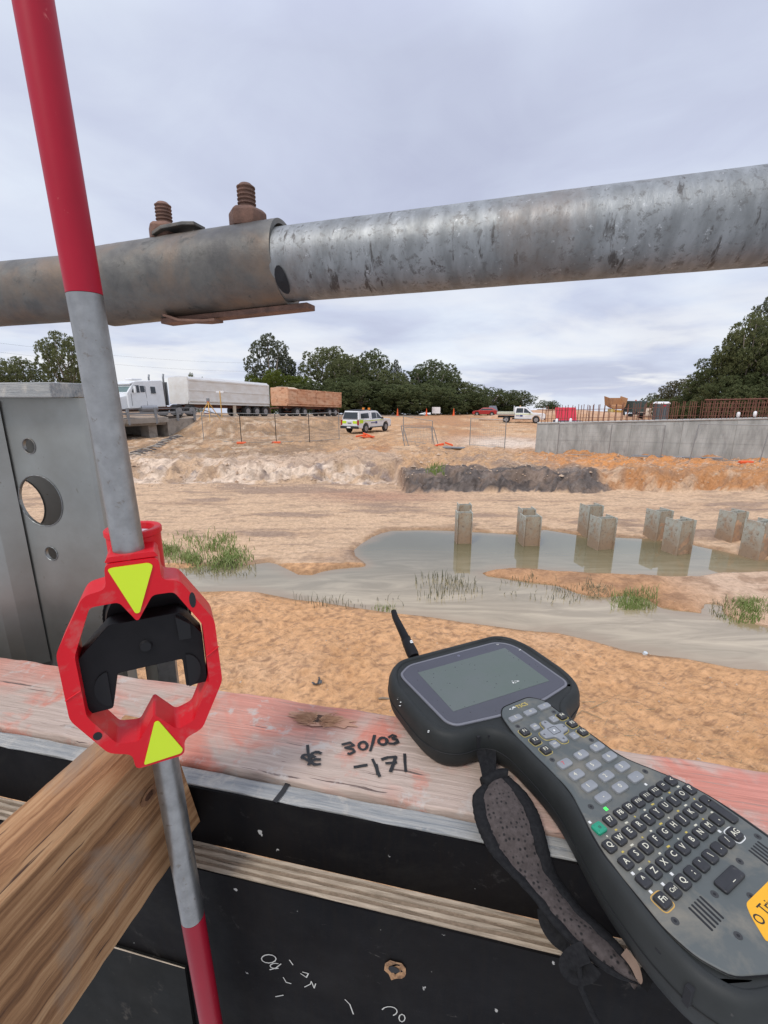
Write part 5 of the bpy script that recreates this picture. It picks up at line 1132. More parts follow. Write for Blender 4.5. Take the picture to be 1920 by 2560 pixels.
# black prism holder
hold = thing('x', 'x', 'x'); bpy.data.objects.remove(hold); 
u_out = [(-48.5, -204.5), (-31, -186.5), (-24, -179.5), (28, -179.5), (34, -186), (45.3, -204), (45.3, -252), (27.5, -252), (27, -224), (-23, -224), (-30, -255.5), (-48.5, -255.5)]
m = MB(); m.prism(rounded([(x*.001, z*.001) for x, z in u_out], .002, 2), lambda a, z, d: FR(a, d, z), -.006, .015); hd = m.obj('prism_holder', M_blk, pole, bevel=.0012)
m = MB(); m.prism(rounded([(.0255, -.181), (.0265, -.203), (.036, -.2035), (.0365, -.190)], .001, 2), lambda a, z, d: FR(a, d, z), -.011, -.0055); m.obj('clamp_block', M_blk2, hd, bevel=.0008)
def cylN(cx_, cz, n0, n1, r0, r1=None, n=44, ribs=0):
    r1 = r1 or r0; b = MB()
    R_ = lambda r_, d: [FR(cx_+r_*(1+(.012 if ribs and k % 2 else 0))*math.cos(2*PI*k/n), d, cz+r_*(1+(.012 if ribs and k % 2 else 0))*math.sin(2*PI*k/n)) for k in range(n)]
    b.loft([R_(r0, n0), R_(r1, n1)]); return b
cylN(.004, -.188, .0152, .024, .032, .034).obj('prism_can', M_blk, pole, smooth='auto')
cylN(.004, -.188, .0242, .034, .0355, .0355, 120, 1).obj('knurled_ring', M_blk2, pole)
cylN(.004, -.188, .0342, .060, .032, .026).obj('prism_housing', M_blk, pole, smooth='auto')
cylN(.0005, -.204, -.0085, -.0055, .0042, .0055, 20).obj('hub_screw', M_blk2, hd, smooth='auto')
for sx_ in (-1, 1):
    m = MB(); arc = [(sx_*.0290+sx_*(-.0), -.252+.0), (sx_*.044, -.252), (sx_*.044, -.222)]
    pts = [(sx_*(.030+.011*math.sin(t)), -.236+.016*math.cos(t)) for t in [PI*k/10 for k in range(11)]]
    m.prism(pts, lambda a, z, d: FR(a, d, z), -.0075, -.0058); m.obj('arm_cheek', M_blk2, hd)

# ------------------------------------------------------------------ steel upright (soldier) left
sol = thing('steel_soldier', 'tall galvanised steel upright with round holes at the left edge', 'steel upright', tuple(T(-.75, .6, -1.3)))
def holes_plate(t0, t1, z0, z1, n0, n1, hs):
    m = MB(); m.prism([(t0, z0), (t1, z0), (t1, z1), (t0, z1)], lambda a, z, d: T(a, d, z), n0, n1, [[(cx_+r_*math.cos(2*PI*k/28), cz+r_*math.sin(2*PI*k/28)) for k in range(28)] for cx_, cz, r_ in hs]); return m
HH = [(-.723, -.168, .044), (-.725, -.076, .0125), (-.721, -.261, .0125), (-.723, -.62, .044)]
holes_plate(-.80, -.612, -1.3, 0, .600, .605, HH).obj('web_plate', M_plate, sol)
holes_plate(-.98, -.705, -1.3, 0, .685, .69, [(-.868, -.200, .050), (-.868, -.65, .05)]).obj('rear_plate', M_plate, sol)
for cx_, cz, r_ in HH[:3]:  # thin rings added to stand in for the bright highlight on the hole edges
    m = MB(); m.tube([T(cx_+r_*math.cos(2*PI*k/28), .5995, cz+r_*math.sin(2*PI*k/28)) for k in range(29)], .0009, 5, False); m.obj('hole_edge_highlight', M_galv, sol)
m = MB(); m.tube([T(-.868+.05*math.cos(2*PI*k/28), .6845, -.200+.05*math.sin(2*PI*k/28)) for k in range(29)], .0009, 5, False); m.obj('hole_edge_highlight', M_galv, sol)  # same added highlight ring on the rear plate's hole
m = MB(); m.prism([(-.612, .600), (-.606, .603), (-.604, .622), (-.607, .622), (-.612, .605)], lambda a, n_, z: T(a, n_, z), -1.3, 0); m.obj('edge_flange', M_plate, sol)
m = MB(); m.prism([(-.6015, .640), (-.575, .640), (-.575, .645), (-.6015, .645)], lambda a, n_, z: T(a, n_, z), -1.3, -.40); m.obj('side_lip', M_plate, sol)
m = MB(); m.prism([(-.5745, .640), (-.552, .660), (-.552, .665), (-.5745, .645)], lambda a, n_, z: T(a, n_, z), -1.3, -.40); m.obj('side_lip', M_alu, sol)
m = MB(); m.prism([(-1.0, .565), (-.812, .565), (-.790, .575), (-.766, .597), (-.770, .600), (-.793, .579), (-.814, .570), (-1.0, .570)], lambda a, n_, z: T(a, n_, z), -.475, -.005); m.obj('front_channel', M_plate, sol)
m = MB(); m.box(T(-.90, .630, .0115), (.55, .13, .022), (RV, NV, ZV)); m.obj('cap_plate', M_greytim, sol, bevel=.002)

# ------------------------------------------------------------------ formwork: timber, ply edges, black faces
def plank(t0, t1, n0, n1, z0, z1, name, m_, par, jit=.0008, seg=90, bevel=.0015):
    rings = []; sd = random.random()*100
    for k in range(seg+1):
        t = t0+(t1-t0)*k/seg; j = lambda s: jit*(math.sin(k*.9+s+sd)+math.sin(k*2.3+s*2+sd)*.6+random.uniform(-.7, .7))
        rings.append([T(t, n0+j(1), z1+j(2)), T(t, n1+j(3), z1+j(4)*.5), T(t, n1, z0), T(t, n0+j(1), z0+j(5))])
    return MB().loft(rings).obj(name, m_, par, bevel=bevel)
fw = thing('formwork_edge', 'black faced formwork panels with grey and cream plywood edges below the timber', 'formwork', tuple(T(0, .33, -1.4)))
tm_ = thing('pink_timber', 'pink stained timber plank with black handwriting, lying along the formwork top', 'timber plank', tuple(T(0, .42, -.435)))
plank(-1.7, 1.3, .3625, .484, -.434, -.390, 'plank', M_pink, tm_, .0009, 160, .003)
plank(-1.7, .95, .3415, .3605, -.4335, -.3965, 'grey_ply_edge', M_greytim, fw, .0005, 160, .001)
m = MB(); m.box(T(-.375, .3401, -.4345), (2.65, .0024, .0730), (RV, NV, ZV)); m.obj('black_face', M_black, fw)
npl = 7; n0_ = .3140; n1_ = .3386
for k in range(npl):
    a_ = n0_+(n1_-n0_)*k/npl; plank(-1.7, .95, a_, a_+(n1_-n0_)/npl-.0004, -.52, -.4700-random.uniform(0, .0008)-(.0014 if k % 2 else 0), 'ply_layer', M_ply if k % 2 == 0 else M_ply2, fw, .00035, 120, 0)
plank(-1.7, .95, .3118, .3136, -1.4, -.4712, 'black_panel', M_black, fw, .0002, 20, 0)
# lower wale in front of the black panel and its pale top line
lz = onN(300, 2366, .3105).z; lt = onN(300, 2366, .3105).dot(RV); rz = onN(464, 2403, .3105)
plank(-1.7, rz.dot(RV), .3075, .3112, -1.4, lz, 'lower_panel', mat('dusty_black_ply', (.007, .0075, .007), (.013, .0125, .011), scale=12, spec=.1, rough=.6, rough2=.75, spots=30, spotc=(.07, .06, .05), spotr=(.6, .72)), fw, .0002, 20, 0)
m = MB(); m.tube([T(-.9, .3080, lz+.0006), T(-.47, .3080, lz+.0006), T(rz.dot(RV), .3080, lz+.0006)], [.0012, .0009, .0005], 5); m.obj('pale_edge', M_ply, fw)
# knocked hole with torn wood
hc = onN(987, 2425, .3112); rng = random.Random(5)
m = MB(); pts = [hc + RV*(.011*math.cos(a)*rng.uniform(.7, 1.2)) + ZV*(.013*math.sin(a)*rng.uniform(.7, 1.2)) for a in [2*PI*k/13 for k in range(13)]]
V = [p - NV*.0006 for p in pts] + [hc + (p-hc)*.55 + NV*.001 - NV*.0012*rng.random() for p in pts]; m.add(V, [(k, (k+1) % 13, (k+1) % 13+13, k+13) for k in range(13)]+[tuple(range(13, 26))]); m.obj('torn_wood', mat('torn_wood', (.42, .24, .12), (.14, .07, .035), scale=160, rough=.9, bump=.8, bscale=200, bdist=.002), fw)
m = MB(); pts = [hc + RV*(.006*math.cos(a)*rng.uniform(.6, 1.1)-.001) + ZV*(.006*math.sin(a)*rng.uniform(.6, 1.1)+.002) - NV*.001 for a in [2*PI*k/9 for k in range(9)]]; m.add(pts, [tuple(range(9))]); m.obj('torn_hole', M_hole, fw)
# marker writing on the plank: strokes in photo points, laid on the top face
def strokes(L, z, w, m_, par, name, plane='z', n=None):
    b = MB()
    for st_ in L:
        P = [onz(u, v, z) if plane == 'z' else onN(u, v, n) for u, v in st_]; up = ZV if plane == 'z' else -NV
        for i in range(len(P)-1):
            d = (P[i+1]-P[i]); 
            if d.length < 1e-6: continue
            d.normalize(); s = d.cross(up).normalized()*w*random.uniform(.85, 1.15)/2; a = P[i]-d*w*.25; c = P[i+1]+d*w*.25; h = up*.00035*(1+i*.06)
            b.add([a-s+h, a+s+h, c+s+h, c-s+h], [(0, 1, 2, 3)])
    return b.obj(name, m_, par)
k2 = lambda x, y: (400+x/2.074, 1700+y/2.074)
def arc(cx_, cy_, rx, ry, a0, a1, n=9): return [k2(cx_+rx*math.cos(math.radians(a0+(a1-a0)*k/n)), cy_+ry*math.sin(math.radians(a0+(a1-a0)*k/n))) for k in range(n+1)]
ZT = -.3885
S = [[k2(765, 340), k2(768, 375), k2(775, 430), k2(770, 440)], arc(760, 400, 24, 12, 150, 400, 8), arc(812, 388, 26, 14, 330, 110, 6), arc(815, 425, 30, 14, 300, 60, 6), [k2(738, 400), k2(800, 440)],
 [k2(945, 335), k2(985, 325), k2(1005, 340), k2(960, 352), k2(1000, 360), k2(1008, 372), k2(985, 384), k2(975, 382)],
 arc(1052, 342, 22, 20, 0, 360, 12), [k2(1112, 288), k2(1102, 330), k2(1090, 368)], arc(1155, 318, 22, 18, 20, 380, 12),
 [k2(1185, 298), k2(1205, 286), k2(1222, 292), k2(1205, 305), k2(1228, 310), k2(1232, 322), k2(1212, 332), k2(1188, 330)],
 [k2(1008, 452), k2(1035, 448), k2(1072, 442)], [k2(1102, 412), k2(1115, 440), k2(1138, 500)], [k2(1120, 440), k2(1130, 490)],
 [k2(1150, 412), k2(1180, 402), k2(1222, 398), k2(1212, 430), k2(1195, 475)], [k2(1172, 432), k2(1225, 428)], [k2(1268, 385), k2(1270, 430), k2(1274, 475)]]
for st_ in S: strokes([st_], ZT, .0034, M_ink, tm_, 'marker_stroke')
strokes([[k2(662, 538), k2(640, 575), k2(598, 628)]], -.3955, .005, M_ink, fw, 'marker_tick')
Cc = [arc(565, 1443, 38, 22, 0, 360, 12), arc(600, 1480, 28, 14, 60, 300, 8), [k2(570, 1500), k2(600, 1492), k2(628, 1470)], [k2(640, 1540), k2(655, 1565), k2(680, 1572)], [k2(672, 1450), k2(690, 1475)], [k2(730, 1520), k2(760, 1540), k2(770, 1520), k2(740, 1512)],
      [k2(750, 1590), k2(780, 1575), k2(785, 1560), k2(800, 1595), k2(808, 1572)], [k2(960, 1655), k2(985, 1680), k2(1003, 1730)], arc(1190, 1715, 40, 24, 200, 420, 8), arc(1255, 1750, 16, 20, 0, 360, 8), [k2(600, 1640), k2(640, 1632)]]
for st_ in Cc: strokes([st_], 0, .0011, M_chalk, fw, 'chalk_stroke', 'n', .3116)
# knot hole with torn fibres in the plank
kc = onz(795, 1798, -.389); rng = random.Random(3); b = MB()
for _ in range(170):
    a = rng.gauss(0, .5); d = (RV*math.cos(a)+NV*math.sin(a)*.45)*(1 if rng.random() < .5 else -1); s_ = rng.uniform(.002, .018)
    p = kc + d*s_ + NV*rng.gauss(0, .004) + ZV*.0008; e = p + d*rng.uniform(.004, .020) + ZV*rng.uniform(.0, .0035); b.tube([p, (p+e)/2+ZV*.0008, e], [.0005, .0004, .0002], 4)
b.obj('torn_fibres', mat('fibres', (.50, .30, .18), (.34, .18, .10), scale=80, rough=.9), tm_, kind='stuff')
m = MB(); pts = [kc + RV*.011*math.cos(a)*rng.uniform(.7, 1.2)+NV*.0065*math.sin(a)*rng.uniform(.7, 1.2)+ZV*.0008 for a in [2*PI*k/12 for k in range(12)]]; m.add(pts, [tuple(range(12))]); m.obj('knot_hole', mat('knot_dark', (.10, .05, .03), (.03, .018, .012), scale=200, rough=.9), tm_)
m = MB(); pts = [kc + RV*(.046*math.cos(a)*rng.uniform(.75, 1.2)+.004)+NV*.0125*math.sin(a)*rng.uniform(.6, 1.2)+ZV*.0005 for a in [2*PI*k/26 for k in range(26)]]; m.add(pts, [tuple(range(26))]); m.obj('bare_wood_patch', mat('bare_wood', (.50, .30, .20), (.40, .20, .13), scale=6, stretch=(4, 80, 20), rotz=A12, rough=.85, bump=.6, bscale=7, bdist=.002), tm_)

# brown brace timber
bm_ = thing('brace_timber', 'rough brown sawn timber beam running from the lower left to the formwork', 'timber beam', tuple(T(-.3, .1, -.447)))
rings = []; tR, tL, zt, zb = -.2775, -.3290, -.2955, -.4475
for k in range(61):
    n_ = -.25 + .60*k/60; sl = .0
    e = lambda z: (n_ if k < 60 else (.311 + (zt-z)*.19)); ch = .006
    sec = [(tL, zb), (tL+.002, zt-.004), (tL+.006, zt), (tR-.010, zt-.0005), (tR-.001, zt-.010), (tR, zt-.014), (tR, zb+.006), (tR-.006, zb)]
    nn = lambda z: min(n_, .311+(zt-z)*.19)
    j = lambda: random.uniform(-.0005, .0005)
    rings.append([T(t_+j(), nn(z_)*1.0, z_+j()) for t_, z_ in sec])
MB().loft(rings).obj('beam', M_beam, bm_, smooth=20.0)
r_ = ray(372, 1987); kn = r_*(tR/r_.dot(RV)) + RV*.0004
# knot on the beam face
for rr_, mm_ in ((.0085, mat('knot_ring', (.30, .15, .07), (.16, .07, .03), scale=90, rough=.8)), (.0045, mat('knot_core', (.12, .05, .025), scale=90, rough=.8))):
    m = MB(); pts = [kn + RV*(.0006 if rr_ < .01 else .0003) + NV*rr_*1.3*math.cos(a) + ZV*rr_*.8*math.sin(a) for a in [2*PI*k/18 for k in range(18)]]; m.add(pts, [tuple(range(18))]); m.obj('knot', mm_, bm_)

# ------------------------------------------------------------------ data controller
DC = Vector((.12518, .50862, -.345)); TH = math.radians(25); DX = Vector((math.cos(TH), math.sin(TH), 0)); DY = Vector((-math.sin(TH), math.cos(TH), 0))
def DP(x, y, z=0.0): return DC + DX*(x*.001) + DY*(y*.001) + ZV*(z*.001)
ctl = thing('data_controller', 'rugged black handheld survey controller with screen and full keypad on the timber', 'survey controller', tuple(DP(0, -100, -45)))
out = [(-80, 83), (82, 82), (102, 66), (112, 36), (112, -32), (106, -58), (92, -76), (70, -84), (53, -92), (47, -106), (47, -140), (50, -165), (58, -183), (71, -205), (80, -226), (84, -250), (85, -300), (78, -328), (52, -343), (-30, -343), (-60, -333), (-73, -312), (-75, -285), (-71, -255), (-65, -230), (-54, -200), (-46, -175), (-42, -145), (-42, -105), (-48, -88), (-62, -80), (-84, -80), (-104, -68), (-113, -46), (-115, -20), (-115, 34), (-103, 64)]
out = resample(rounded(out, 14, 4), 5.0)
def rings_of(poly, prof): return [[DP(p[0], p[1], z) for p in (inset(poly, i) if i else poly)] for i, z in prof]
MB().loft(rings_of(out, [(13, -46), (7, -43), (2.5, -36), (.6, -27), (0, -16), (.6, -9), (2.2, -4), (4.5, -1.0), (7.0, .6), (9.5, .8), (11.0, 0), (11.8, -1.4)])).obj('casing', M_rubber, ctl, smooth=60.0)
# groove line round the casing
MB().tube([DP(p[0], p[1], -21) for p in inset(out, -.1)] + [DP(out[0][0], out[0][1], -21)], .0005, 4, False).obj('casing_groove', M_blk2, ctl)
glass = [(-92, 50), (-73, 63), (68, 61.5), (84, 50), (90, 33), (91, -52), (85, -60), (38, -69.5), (-26, -69.5), (-80, -62), (-88, -52), (-94, 40)]
gl = resample(rounded(glass, 9, 4), 6)
MB().loft(rings_of(gl, [(0, -2.5), (0, -.2), (.7, .3), (2.6, .3), (3.0, -.1)])).obj('screen_rim', M_rim, ctl)
MB().loft(rings_of(inset(gl, 3.1), [(0, -1), (0, .15)])).obj('screen_surround', M_glassb, ctl)
MB().loft([[DP(x, y, z) for x, y in ((-70.5, -41), (71, -43.5), (71, 41.5), (-70.5, 41.5))] for z in (.0, .35)]).obj('display', M_screen, ctl)
m = MB(); m.prism(disk_pts(2.2, 16, (0, 52.5)), lambda a, b_, d: DP(a, b_, d), .1, .35); m.obj('light_sensor', flat('sensor', (.12, .12, .16), .2), ctl)
pan = [(-26, -70), (-16, -59.5), (24, -57.5), (36.5, -70), (37, -90), (41, -137), (42, -165), (47, -177), (56, -192), (68, -214), (74, -234), (75, -260), (76, -300), (70, -322), (50, -330), (-25, -328), (-50, -318), (-60, -302), (-63, -283), (-60, -259), (-57, -232), (-51, -214), (-43, -196), (-36, -181), (-33.5, -168), (-33.5, -130), (-31.5, -95)]
pn = resample(rounded(pan, 6, 3), 5)
MB().loft(rings_of(pn, [(0, -2), (0, .35), (.8, 1.0)])).obj('keypad_plate', M_panel, ctl)
MB().tube([DP(p[0], p[1], .5) for p in inset(pn, -.6)]+[DP(inset(pn, -.6)[0][0], inset(pn, -.6)[0][1], .5)], .0005, 4, False).obj('plate_gap', M_blk, ctl)
def key_mesh(w, h, z=2.6, r=2.2, dome=.4):
    pl = rounded([(-w/2, -h/2), (w/2, -h/2), (w/2, h/2), (-w/2, h/2)], r, 4)
    mb_ = MB(); mb_.loft([[Vector((p[0]*.001, p[1]*.001, zz_*.001)) for p in (inset(pl, i) if i else pl)] for i, zz_ in ((0, 0), (0, z*.7), (.5, z*.93), (1.2, z), (2.2, z+dome*.5))]); return mb_
kcache = {}
def local(o, x, y, z=1.0, rot=0.0):
    o.parent = ctl; P = DP(x, y, z) - OFF[ctl]; o.location = P; o.rotation_euler = (0, 0, TH + rot); return o
tcache = {}
def text_me(s, size):
    if (s, size) in tcache: return tcache[(s, size)]
    c = bpy.data.curves.new('t', 'FONT'); c.body = s; c.size = size*.001; c.align_x = 'CENTER'; c.align_y = 'CENTER'; c.extrude = .00005; c.resolution_u = 2; c.offset = size*.001*.008
    o = bpy.data.objects.new('t', c); COL.objects.link(o); bpy.context.view_layer.update()
    me = bpy.data.meshes.new_from_object(o.evaluated_get(bpy.context.evaluated_depsgraph_get())); bpy.data.objects.remove(o); bpy.data.curves.remove(c); tcache[(s, size)] = me; return me
def legend(s, size, m_, par, x=0, y=0, z=2.9, rot=0.0):
    me = text_me(s, size).copy(); me.materials.clear(); me.materials.append(m_); o = bpy.data.objects.new('legend', me); COL.objects.link(o); o.parent = par
    if par is ctl: o.location = DP(x, y, z) - OFF[ctl]; o.rotation_euler = (0, 0, TH+rot)
    else: o.location = (x*.001, y*.001, z*.001); o.rotation_euler = (0, 0, rot)
    return o
def key(x, y, w, h, m_, txt=None, size=5.0, tm=None, z=2.6, r=2.2, rot=.05, tx=0, lab=None, sub=None):
    kk = (w, h, z, r, m_.name)
    if kk not in kcache:
        mb_ = key_mesh(w, h, z, r); o = mb_.obj('key', m_, None, smooth=28.0); kcache[kk] = o.data; bpy.data.objects.remove(o)
    o = bpy.data.objects.new('key', kcache[kk]); COL.objects.link(o); local(o, x, y, 1.0, rot)
    if lab: o['label'] = lab
    if txt: legend(txt, size, tm or M_cream, o, tx, 0, z+.30)
    if sub: legend(sub, 2.6, M_darkleg, o, 3.4, 1.4, z+.30)
    return o
# soft keys, F keys, navigation pad
for x, y in ((-15.9, -81.3), (5.8, -80.6), (27.2, -79.7)): key(x, y, 16, 7.5, M_key_g, {-15.9: '\u2039', 5.8: '\u25cb', 27.2: '\u25a1'}[x] if False else None, rot=.03)
legend('(', 5, M_cream, ctl, -15.9, -81, 4.0); legend('o', 5, M_cream, ctl, 5.8, -80.4, 4.0); legend('n', 4, M_cream, ctl, 27.2, -79.5, 4.0)
def outline_ring(x, y, w, h, m_, rot=.04, t=.45, r=3):
    pl = rounded([(-w/2, -h/2), (w/2, -h/2), (w/2, h/2), (-w/2, h/2)], r, 4); c, s = math.cos(rot), math.sin(rot)
    MB().loft([[DP(x+p[0]*c-p[1]*s, y+p[0]*s+p[1]*c, z) for p in (inset(pl, i) if i else pl)] for i, z in ((0, .9), (0, 1.12), (t, 1.12), (t, .9))], False, False).obj('key_outline', m_, ctl)
for i, (x, y) in enumerate(((-21.2, -102.0), (-20.1, -116.4), (-19.8, -130.6), (33.4, -100.3), (34.0, -114.1), (34.4, -128.0))):
    key(x, y, 9.5, 9.0, M_key_b, 'F%d' % (i+1), 5.4, rot=.03); outline_ring(x, y, 11.6, 11.2, M_yleg)
cr = [(-5, 17), (5, 17), (6, 7), (20, 5), (20, -5), (6, -7), (5, -17), (-5, -17), (-6, -7), (-20, -5), (-20, 5), (-6, 7)]
cr = rounded([(x*.82+7.4, y*.96-114.6) for x, y in cr], 3, 3)
MB().loft([[DP(p[0], p[1], z) for p in (inset(cr, i) if i else cr)] for i, z in ((0, 1), (0, 3.0), (.6, 3.6))]).obj('navigation_pad', M_key_g, ctl)
crr = inset(cr, -1.0); MB().tube([DP(p[0], p[1], 1.05) for p in crr]+[DP(crr[0][0], crr[0][1], 1.05)], .0003, 4, False).obj('key_outline', M_yleg, ctl)
MB().loft([[DP(7.4+p[0], -114.6+p[1], z) for p in inset(rounded([(-5.5, -5), (5.5, -5), (5.5, 5), (-5.5, 5)], 1.5, 3), i)] for i, z in ((0, 3.62), (0, 3.75), (.5, 3.75), (.5, 3.62))], False, False).obj('pad_outline', M_ink, ctl)
m = MB(); m.prism(disk_pts(1.1, 12, (7.4, -114.6)), lambda a, b_, d: DP(a, b_, d), 3.6, 3.72); m.obj('centre_dot', M_led, ctl)
for (x, y, a) in ((7.5, -101.5, 0), (7.5, -127.5, PI), (-6.5, -114.8, PI/2), (21.3, -114.4, -PI/2)):
    m = MB(); m.prism([(x+1.6*math.cos(a+q), y+1.6*math.sin(a+q)) for q in (PI/2, PI/2+2.1, PI/2-2.1)], lambda u_, v_, d: DP(u_, v_, d), 3.6, 3.72); m.obj('arrow_print', M_darkleg, ctl)
for (x, y, t_) in ((-6.2, -101, 'tab'), (21.0, -100.5, '='), (21.6, -128.4, '<'), (-6.0, -128.8, 'esc')): key(x, y, 9, 8.6, M_key_g, t_, 3.2, M_cream, rot=.03)
# number pad
nums = [(-16.2, -151.8, '7'), (7.3, -150.5, '8'), (30.5, -149.6, '9'), (-16.2, -166.3, '4'), (7.5, -165.0, '5'), (30.8, -163.8, '6'), (-16.0, -180.7, '1'), (7.6, -179.3, '2'), (31.0, -177.9, '3'), (-15.2, -194.6, '-'), (8.2, -193.2, '0'), (31.5, -191.6, '.')]
sub = {'7': 'abc', '8': ',;', '9': 'wxyz', '4': 'ghi', '5': 'jkl', '6': 'mn', '1': 'pq', '2': 'tu', '3': 'def', '0': '', '.': '', '-': ''}
for x, y, t_ in nums: key(x, y, 15.5, 8.8, M_key_g, t_, 5.6, M_cream if t_ != '7' else flat('red_legend', (.6, .05, .06), .5), rot=.055, tx=-2 if t_ not in '-.0' else 0, r=3)
# letter keys
rowF = [(-28.9, -212.8), (-15.4, -212.2), (-3.1, -211.3), (9.1, -210.7), (21.3, -210.0), (33.0, -209.6), (44.9, -209.0), (57.2, -208.2)]
for (x, y), t_ in zip(rowF, ['F7', 'F8', 'F9', 'F10', 'F11', 'F12', '=', '<']): key(x, y, 9.6, 9.4, M_key_b, t_, 5.6 if len(t_) < 3 else 4.4, rot=.055)
key(-42.7, -213.9, 10.5, 9, M_green, 'o', 5, M_darkleg, rot=.05, lab='green power key')
for k, t_ in enumerate('QWERTYUIOP'): key(-48.3+12.42*k, -228.3+.76*k, 9.6, 9.6, M_key_b, t_, 6.2, rot=.06)
for k, t_ in enumerate('ASDFGHJKL.'): key(-48.2+12.52*k, -242.7+.82*k, 9.6, 9.6, M_key_b, t_, 6.2, rot=.06)
for k, t_ in enumerate(['\u2191', 'Z', 'X', 'C', 'V', 'B', 'N', 'M', ',']): key(-48.1+12.62*k, -257.3+.90*k, 9.6, 9.6, M_key_b, '^' if k == 0 else t_, 6.2, rot=.065)
for k, t_ in enumerate(['Fn', 'Ctrl', 'Q', ';', "'", '\\', '.', '/', 'AG']): key(-48.5+12.68*k, -272.0+1.0*k, 9.8, 9.6, M_key_b, t_, 6.0 if len(t_) < 3 else 4.0, rot=.07)
outline_ring(-48.5, -272.0, 12.8, 12.8, M_orange, .07, .7, 4); outline_ring(52.9, -264.0, 12.8, 12.6, M_led, .07, .7, 4)
key(65.5, -246.5, 9, 24, M_key_b, None, rot=.07, lab='long enter key'); key(10.0, -283.3, 27, 9.5, M_key_b, '_', 7, rot=.07, lab='wide space key')
for x, y in ((-44.5, -206.3), (-50, -250), (-50, -264.2), (-37, -264.5), (-24, -262.5), (33.5, -200.5), (45, -257)): m = MB(); m.box(DP(x, y, 1.15), (.0022, .0022, .0003), (DX, DY, ZV)); m.obj('indicator_light', M_led, ctl)
m = MB(); m.box(DP(-21.5, -203, 1.3), (.003, .003, .0006), (DX, DY, ZV)); m.obj('green_led', M_gled, ctl)
for k in range(9):
    for row, (x0, y0) in enumerate(((-42, -221), (-42, -235.4), (-42, -250))):
        m = MB(); m.box(DP(x0+12.5*k-(1 if k % 2 else 0), y0+.8*k, 1.12), (.0012+.001*((k+row) % 3), .0013, .0002), (DX, DY, ZV)); m.obj('small_print', M_yleg if (k+row) % 2 else M_cream, ctl)
for x, y in ((-31.3, -195.9), (47, -190.2), (-52.5, -283.6), (-10, -284.5), (32.7, -278.3), (12, -296.3), (-23.3, -306.7), (68.3, -272.7), (-21.3, -91.4), (31.5, -90.4), (-22.4, -142.1), (34.2, -139.3)):
    m = MB(); m.prism(disk_pts(2.6, 16, (x, y)), lambda a, b_, d: DP(a, b_, d), .9, 1.15); o = m.obj('screw', flat('screw_dark', (.035, .035, .035), .5), ctl); m = MB(); m.prism(disk_pts(1.1, 6, (x, y)), lambda a, b_, d: DP(a, b_, d), 1.15, 1.22); m.obj('screw_socket', M_hole, o)
for cx0, cy0 in ((-28.5, -290), (56, -284)):
    for k in range(5):
        m = MB(); x = cx0-7+3.6*k; pl = rounded([(x-.9, cy0-8+.3*k), (x+.9, cy0-8+.3*k), (x+.9, cy0+8+.3*k), (x-.9, cy0+8+.3*k)], .8, 3); m.prism(pl, lambda a, b_, d: DP(a, b_, d), .9, 1.08); m.obj('speaker_slot', M_hole, ctl)
badge = rounded([(-3, -304), (3, -297.5), (50, -295), (56, -310), (52, -317), (-11, -317)], 3, 3)
m = MB(); m.prism(badge, lambda a, b_, d: DP(a, b_, d), .9, 1.25); bd = m.obj('maker_badge', M_label, ctl)
legend('Trimble', 9.0, M_ink, ctl, 21.5, -304.5, 1.32, .05)
m = MB(); m.prism(disk_pts(3.2, 16, (.2, -307)), lambda a, b_, d: DP(a, b_, d), 1.2, 1.33, [disk_pts(2.2, 12, (.2, -307))]); m.obj('badge_emblem', M_ink, ctl)
legend('TSC5', 7.2, M_yleg, ctl, 6.5, -66.5, 1.12, .02)
# stub aerial
an = MB(); a0_ = DP(-52.5, 86, -3); a1_ = DP(-44, 190, 26)
dirv = (ony(953, 1534, .575) - DP(-52.5, 86, -3)); 
tip = DP(-41.5, 172, 22)
an.tube([DP(-52.5, 84, -6), DP(-51.8, 90, -4)+ZV*.0, DP(-49, 112, 2), DP(-48.5, 114, 2.6), DP(-48, 118, 3.8), DP(-47.8, 119, 4.0), DP(-44, 160, 17), tip], [.0075, .0085, .0075, .0066, .0072, .0062, .0050, .0042], 20); an.obj('stub_aerial', M_blk, ctl, smooth='auto')
for (x, y, z) in ((-49, 104, 6), (-50, 100, 6)): m = MB(); m.box(DP(x+2, y, z+1.5), (.004, .003, .0004), (DX, DY, ZV)); m.obj('paint_speck', M_led, ctl)
# white paint flecks on casing and screen
rng = random.Random(2); b = MB()
for (x, y, z) in ((28, -28, .5), (30, -26, .5), (33, -27, .5), (-8, -66, .9), (-4, -65, .9), (86, 28, .5), (66, 52, .5), (-113.5, 12, -5), (-113, 5, -5), (-112.5, 2, -7), (-108.5, -52, -4)):
    for _ in range(4): P = DP(x+rng.gauss(0, 1.4), y+rng.gauss(0, .9), z+.1); b.box(P, (rng.uniform(.0006, .0022), rng.uniform(.0004, .001), .0003))
b.obj('paint_flecks', M_led, ctl, kind='stuff')

